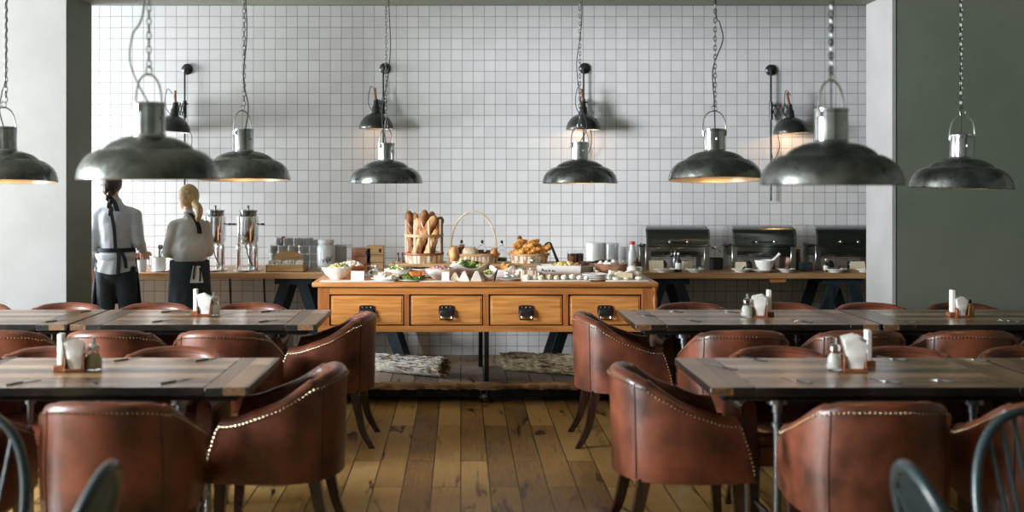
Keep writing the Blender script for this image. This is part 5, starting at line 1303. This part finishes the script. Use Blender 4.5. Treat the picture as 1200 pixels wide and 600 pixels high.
for i, (x, lb) in enumerate(((789.5, 'steel roll-top chafing dish nearest the sideboard'), (889, 'middle roll-top chafing dish with an orange reflection'), (985, 'roll-top chafing dish at the right, cut by the white pier return'))):
    c = ch0 if i == 0 else copy_tree(ch0); c.location = cp(x, 9.76); tag(c, lb, 'chafing dish', 'roll-top chafing dishes')
def tile_card(x, d, w, h, lb):  # cream cards stand in for wall tiles showing between the dish legs
    b = MB(); b.prism([(-.03, 0), (-.026, 0), (0, h - .004), (.026, 0), (.03, 0), (0, h)], 'x', -w / 2, w / 2); tag(b.build('tent_card', M['cream'], None, cp(x, d), smooth=False), lb, 'label card', 'cards standing in for tiles between the dish legs')
tile_card(769, 9.50, .12, .092, 'left cream card standing in for tiles seen under the first chafing dish'); tile_card(805, 9.50, .09, .085, 'right cream card standing in for tiles seen under the first chafing dish'); tile_card(868, 9.50, .09, .08, 'cream card standing in for tiles seen under the middle chafing dish'); tile_card(1005, 9.50, .12, .085, 'cream card standing in for tiles seen under the right chafing dish')
for i, (x, r, lb) in enumerate(((779, .092, 'small white plate left in front of the first chafing dish'), (814.5, .082, 'small white plate right in front of the first chafing dish'), (868.5, .085, 'small white plate left in front of the middle chafing dish'), (921.5, .075, 'small white plate right of the white mortar'), (979.5, .095, 'small white plate in front of the right chafing dish'), (1013, .07, 'small white plate next to the white pier return'))):
    plate('small_plate', lb, cp(x, 9.41, CZ), r, M['china'], .026, 'small plates along the counter')
    b = MB(); b.tube([(-.05, .0, .006), (0, 0, .004), (.05, .01, .028)], [.004, .004, .012], 6); tag(b.build('serving_spoon', M['chrome'], None, cp(x, 9.40, CZ + .012), (0, 0, random.uniform(-.4, .4))), 'serving spoon on the ' + lb, 'spoon', 'spoons on small plates')
bowl('mortar', 'white mortar bowl on a plate before the middle chafing dish', cp(896, 9.43, CZ + .018), .085, .082, M['china'], .05)
plate('small_plate', 'white plate under the white mortar bowl', cp(893, 9.43, CZ), .105, M['china'], .018)
b = MB(); b.tube([(-.0, 0, .02), (.085, 0, .095), (.115, 0, .125)], [.014, .010, .014], 10); tag(b.build('pestle', M['china'], None, cp(898, 9.43, CZ + .03)), 'white pestle leaning right out of the mortar', 'pestle')
bottle('dark bottle with white label before the first chafing dish', cp(795, 9.42), .026, .165, M['olive'], M['china'], 'sauce_bottle', M['paper'], .35)
bottle('thin glass oil bottle beside the dark labelled bottle', cp(791, 9.52), .02, .18, M['steel'], M['chrome'], 'oil_bottle', neck=.35)
bottle('small dark bottle left in front of the right chafing dish', cp(968, 9.45), .022, .11, M['olive'], M['china'], 'sauce_bottle', M['paper'], .4)
t = thing('cooking_pot', 'black cooking pot between first and middle chafing dish', 'pot', cp(838, 9.72)); b = MB(); b.lathe([(0, 0), (.065, 0), (.068, .10), (.064, .10), (.062, .008), (0, .008)], 28, cap=False); b.build('pot_body', M['pitch'], t); b = MB(); b.tube([(-.065, 0, .09), (-.10, 0, .16), (.02, 0, .19), (.045, 0, .15)], .005, 8); b.ball((-.012, 0, .19), (.022, .015, .015), 10, 6); b.build('ladle', M['chrome'], t)
for x, h, m, lb in ((925, .185, 'ham', 'tall jar of pink sauce right of the middle chafing dish'), (934, .18, 'choc', 'tall jar of dark sauce beside the pink one')):
    bottle(lb, cp(x, 9.66), .030, h, M[m], M['walnut'], 'sauce_jar', neck=.85, cat='jar')
b = MB(); b.box((-.05, -.04, 0), (.05, .04, .075), .006, 1); tag(b.build('small_box', M['navy'], None, cp(944, 9.55)), 'small dark box between the jars and right chafing dish', 'box')
# ------------------------------------------------------------------ light and camera
def area(name, loc, rot, sx, sy, e, col=(1, 1, 1)):
    L = bpy.data.lights.new(name, 'AREA'); L.shape = 'RECTANGLE'; L.size = sx; L.size_y = sy; L.energy = e; L.color = col
    o = bpy.data.objects.new(name, L); COL.objects.link(o); o.location = loc; o.rotation_euler = rot; return o
DAY = (.93, .97, 1.0)
# daylight through the three left windows
area('window_daylight', (-7.5, .2, 2.35), (0, D(-90), 0), 2.2, 1.6, 12, DAY)
area('window_daylight', (-7.5, 3.6, 2.35), (0, D(-90), 0), 2.2, 3.1, 1500, DAY)
area('window_daylight', (-6.0, 9.3, 1.75), (0, D(-90), 0), 1.1, 1.35, 350, DAY)
# faint daylight area light before the closed wall behind the camera
area('window_daylight', (-2.4, -3.15, 1.9), (D(90), 0, 0), 5.0, 2.6, 5, DAY)
w = bpy.data.worlds.new('world'); SC.world = w; w.use_nodes = True
w.node_tree.nodes['Background'].inputs[0].default_value = (.8, .88, 1, 1); w.node_tree.nodes['Background'].inputs[1].default_value = .6
cam = bpy.data.cameras.new('camera'); co = bpy.data.objects.new('camera', cam); COL.objects.link(co)
co.location = (0, 0, CH); co.rotation_euler = (PI / 2, 0, 0)
cam.sensor_width = 36; cam.lens = F * 36 / 1200
cam.shift_x = (600 - CX) / 1200; cam.shift_y = -(300 - CY) / 1200
cam.clip_start = .05; cam.clip_end = 60
cam.dof.use_dof = True; cam.dof.focus_distance = 8.0; cam.dof.aperture_fstop = 1.6
SC.camera = co
SC.view_settings.view_transform = 'Standard'; SC.view_settings.look = 'None'
SC.view_settings.gamma = 1; SC.view_settings.use_curve_mapping = False
SC.view_settings.exposure = 0.1
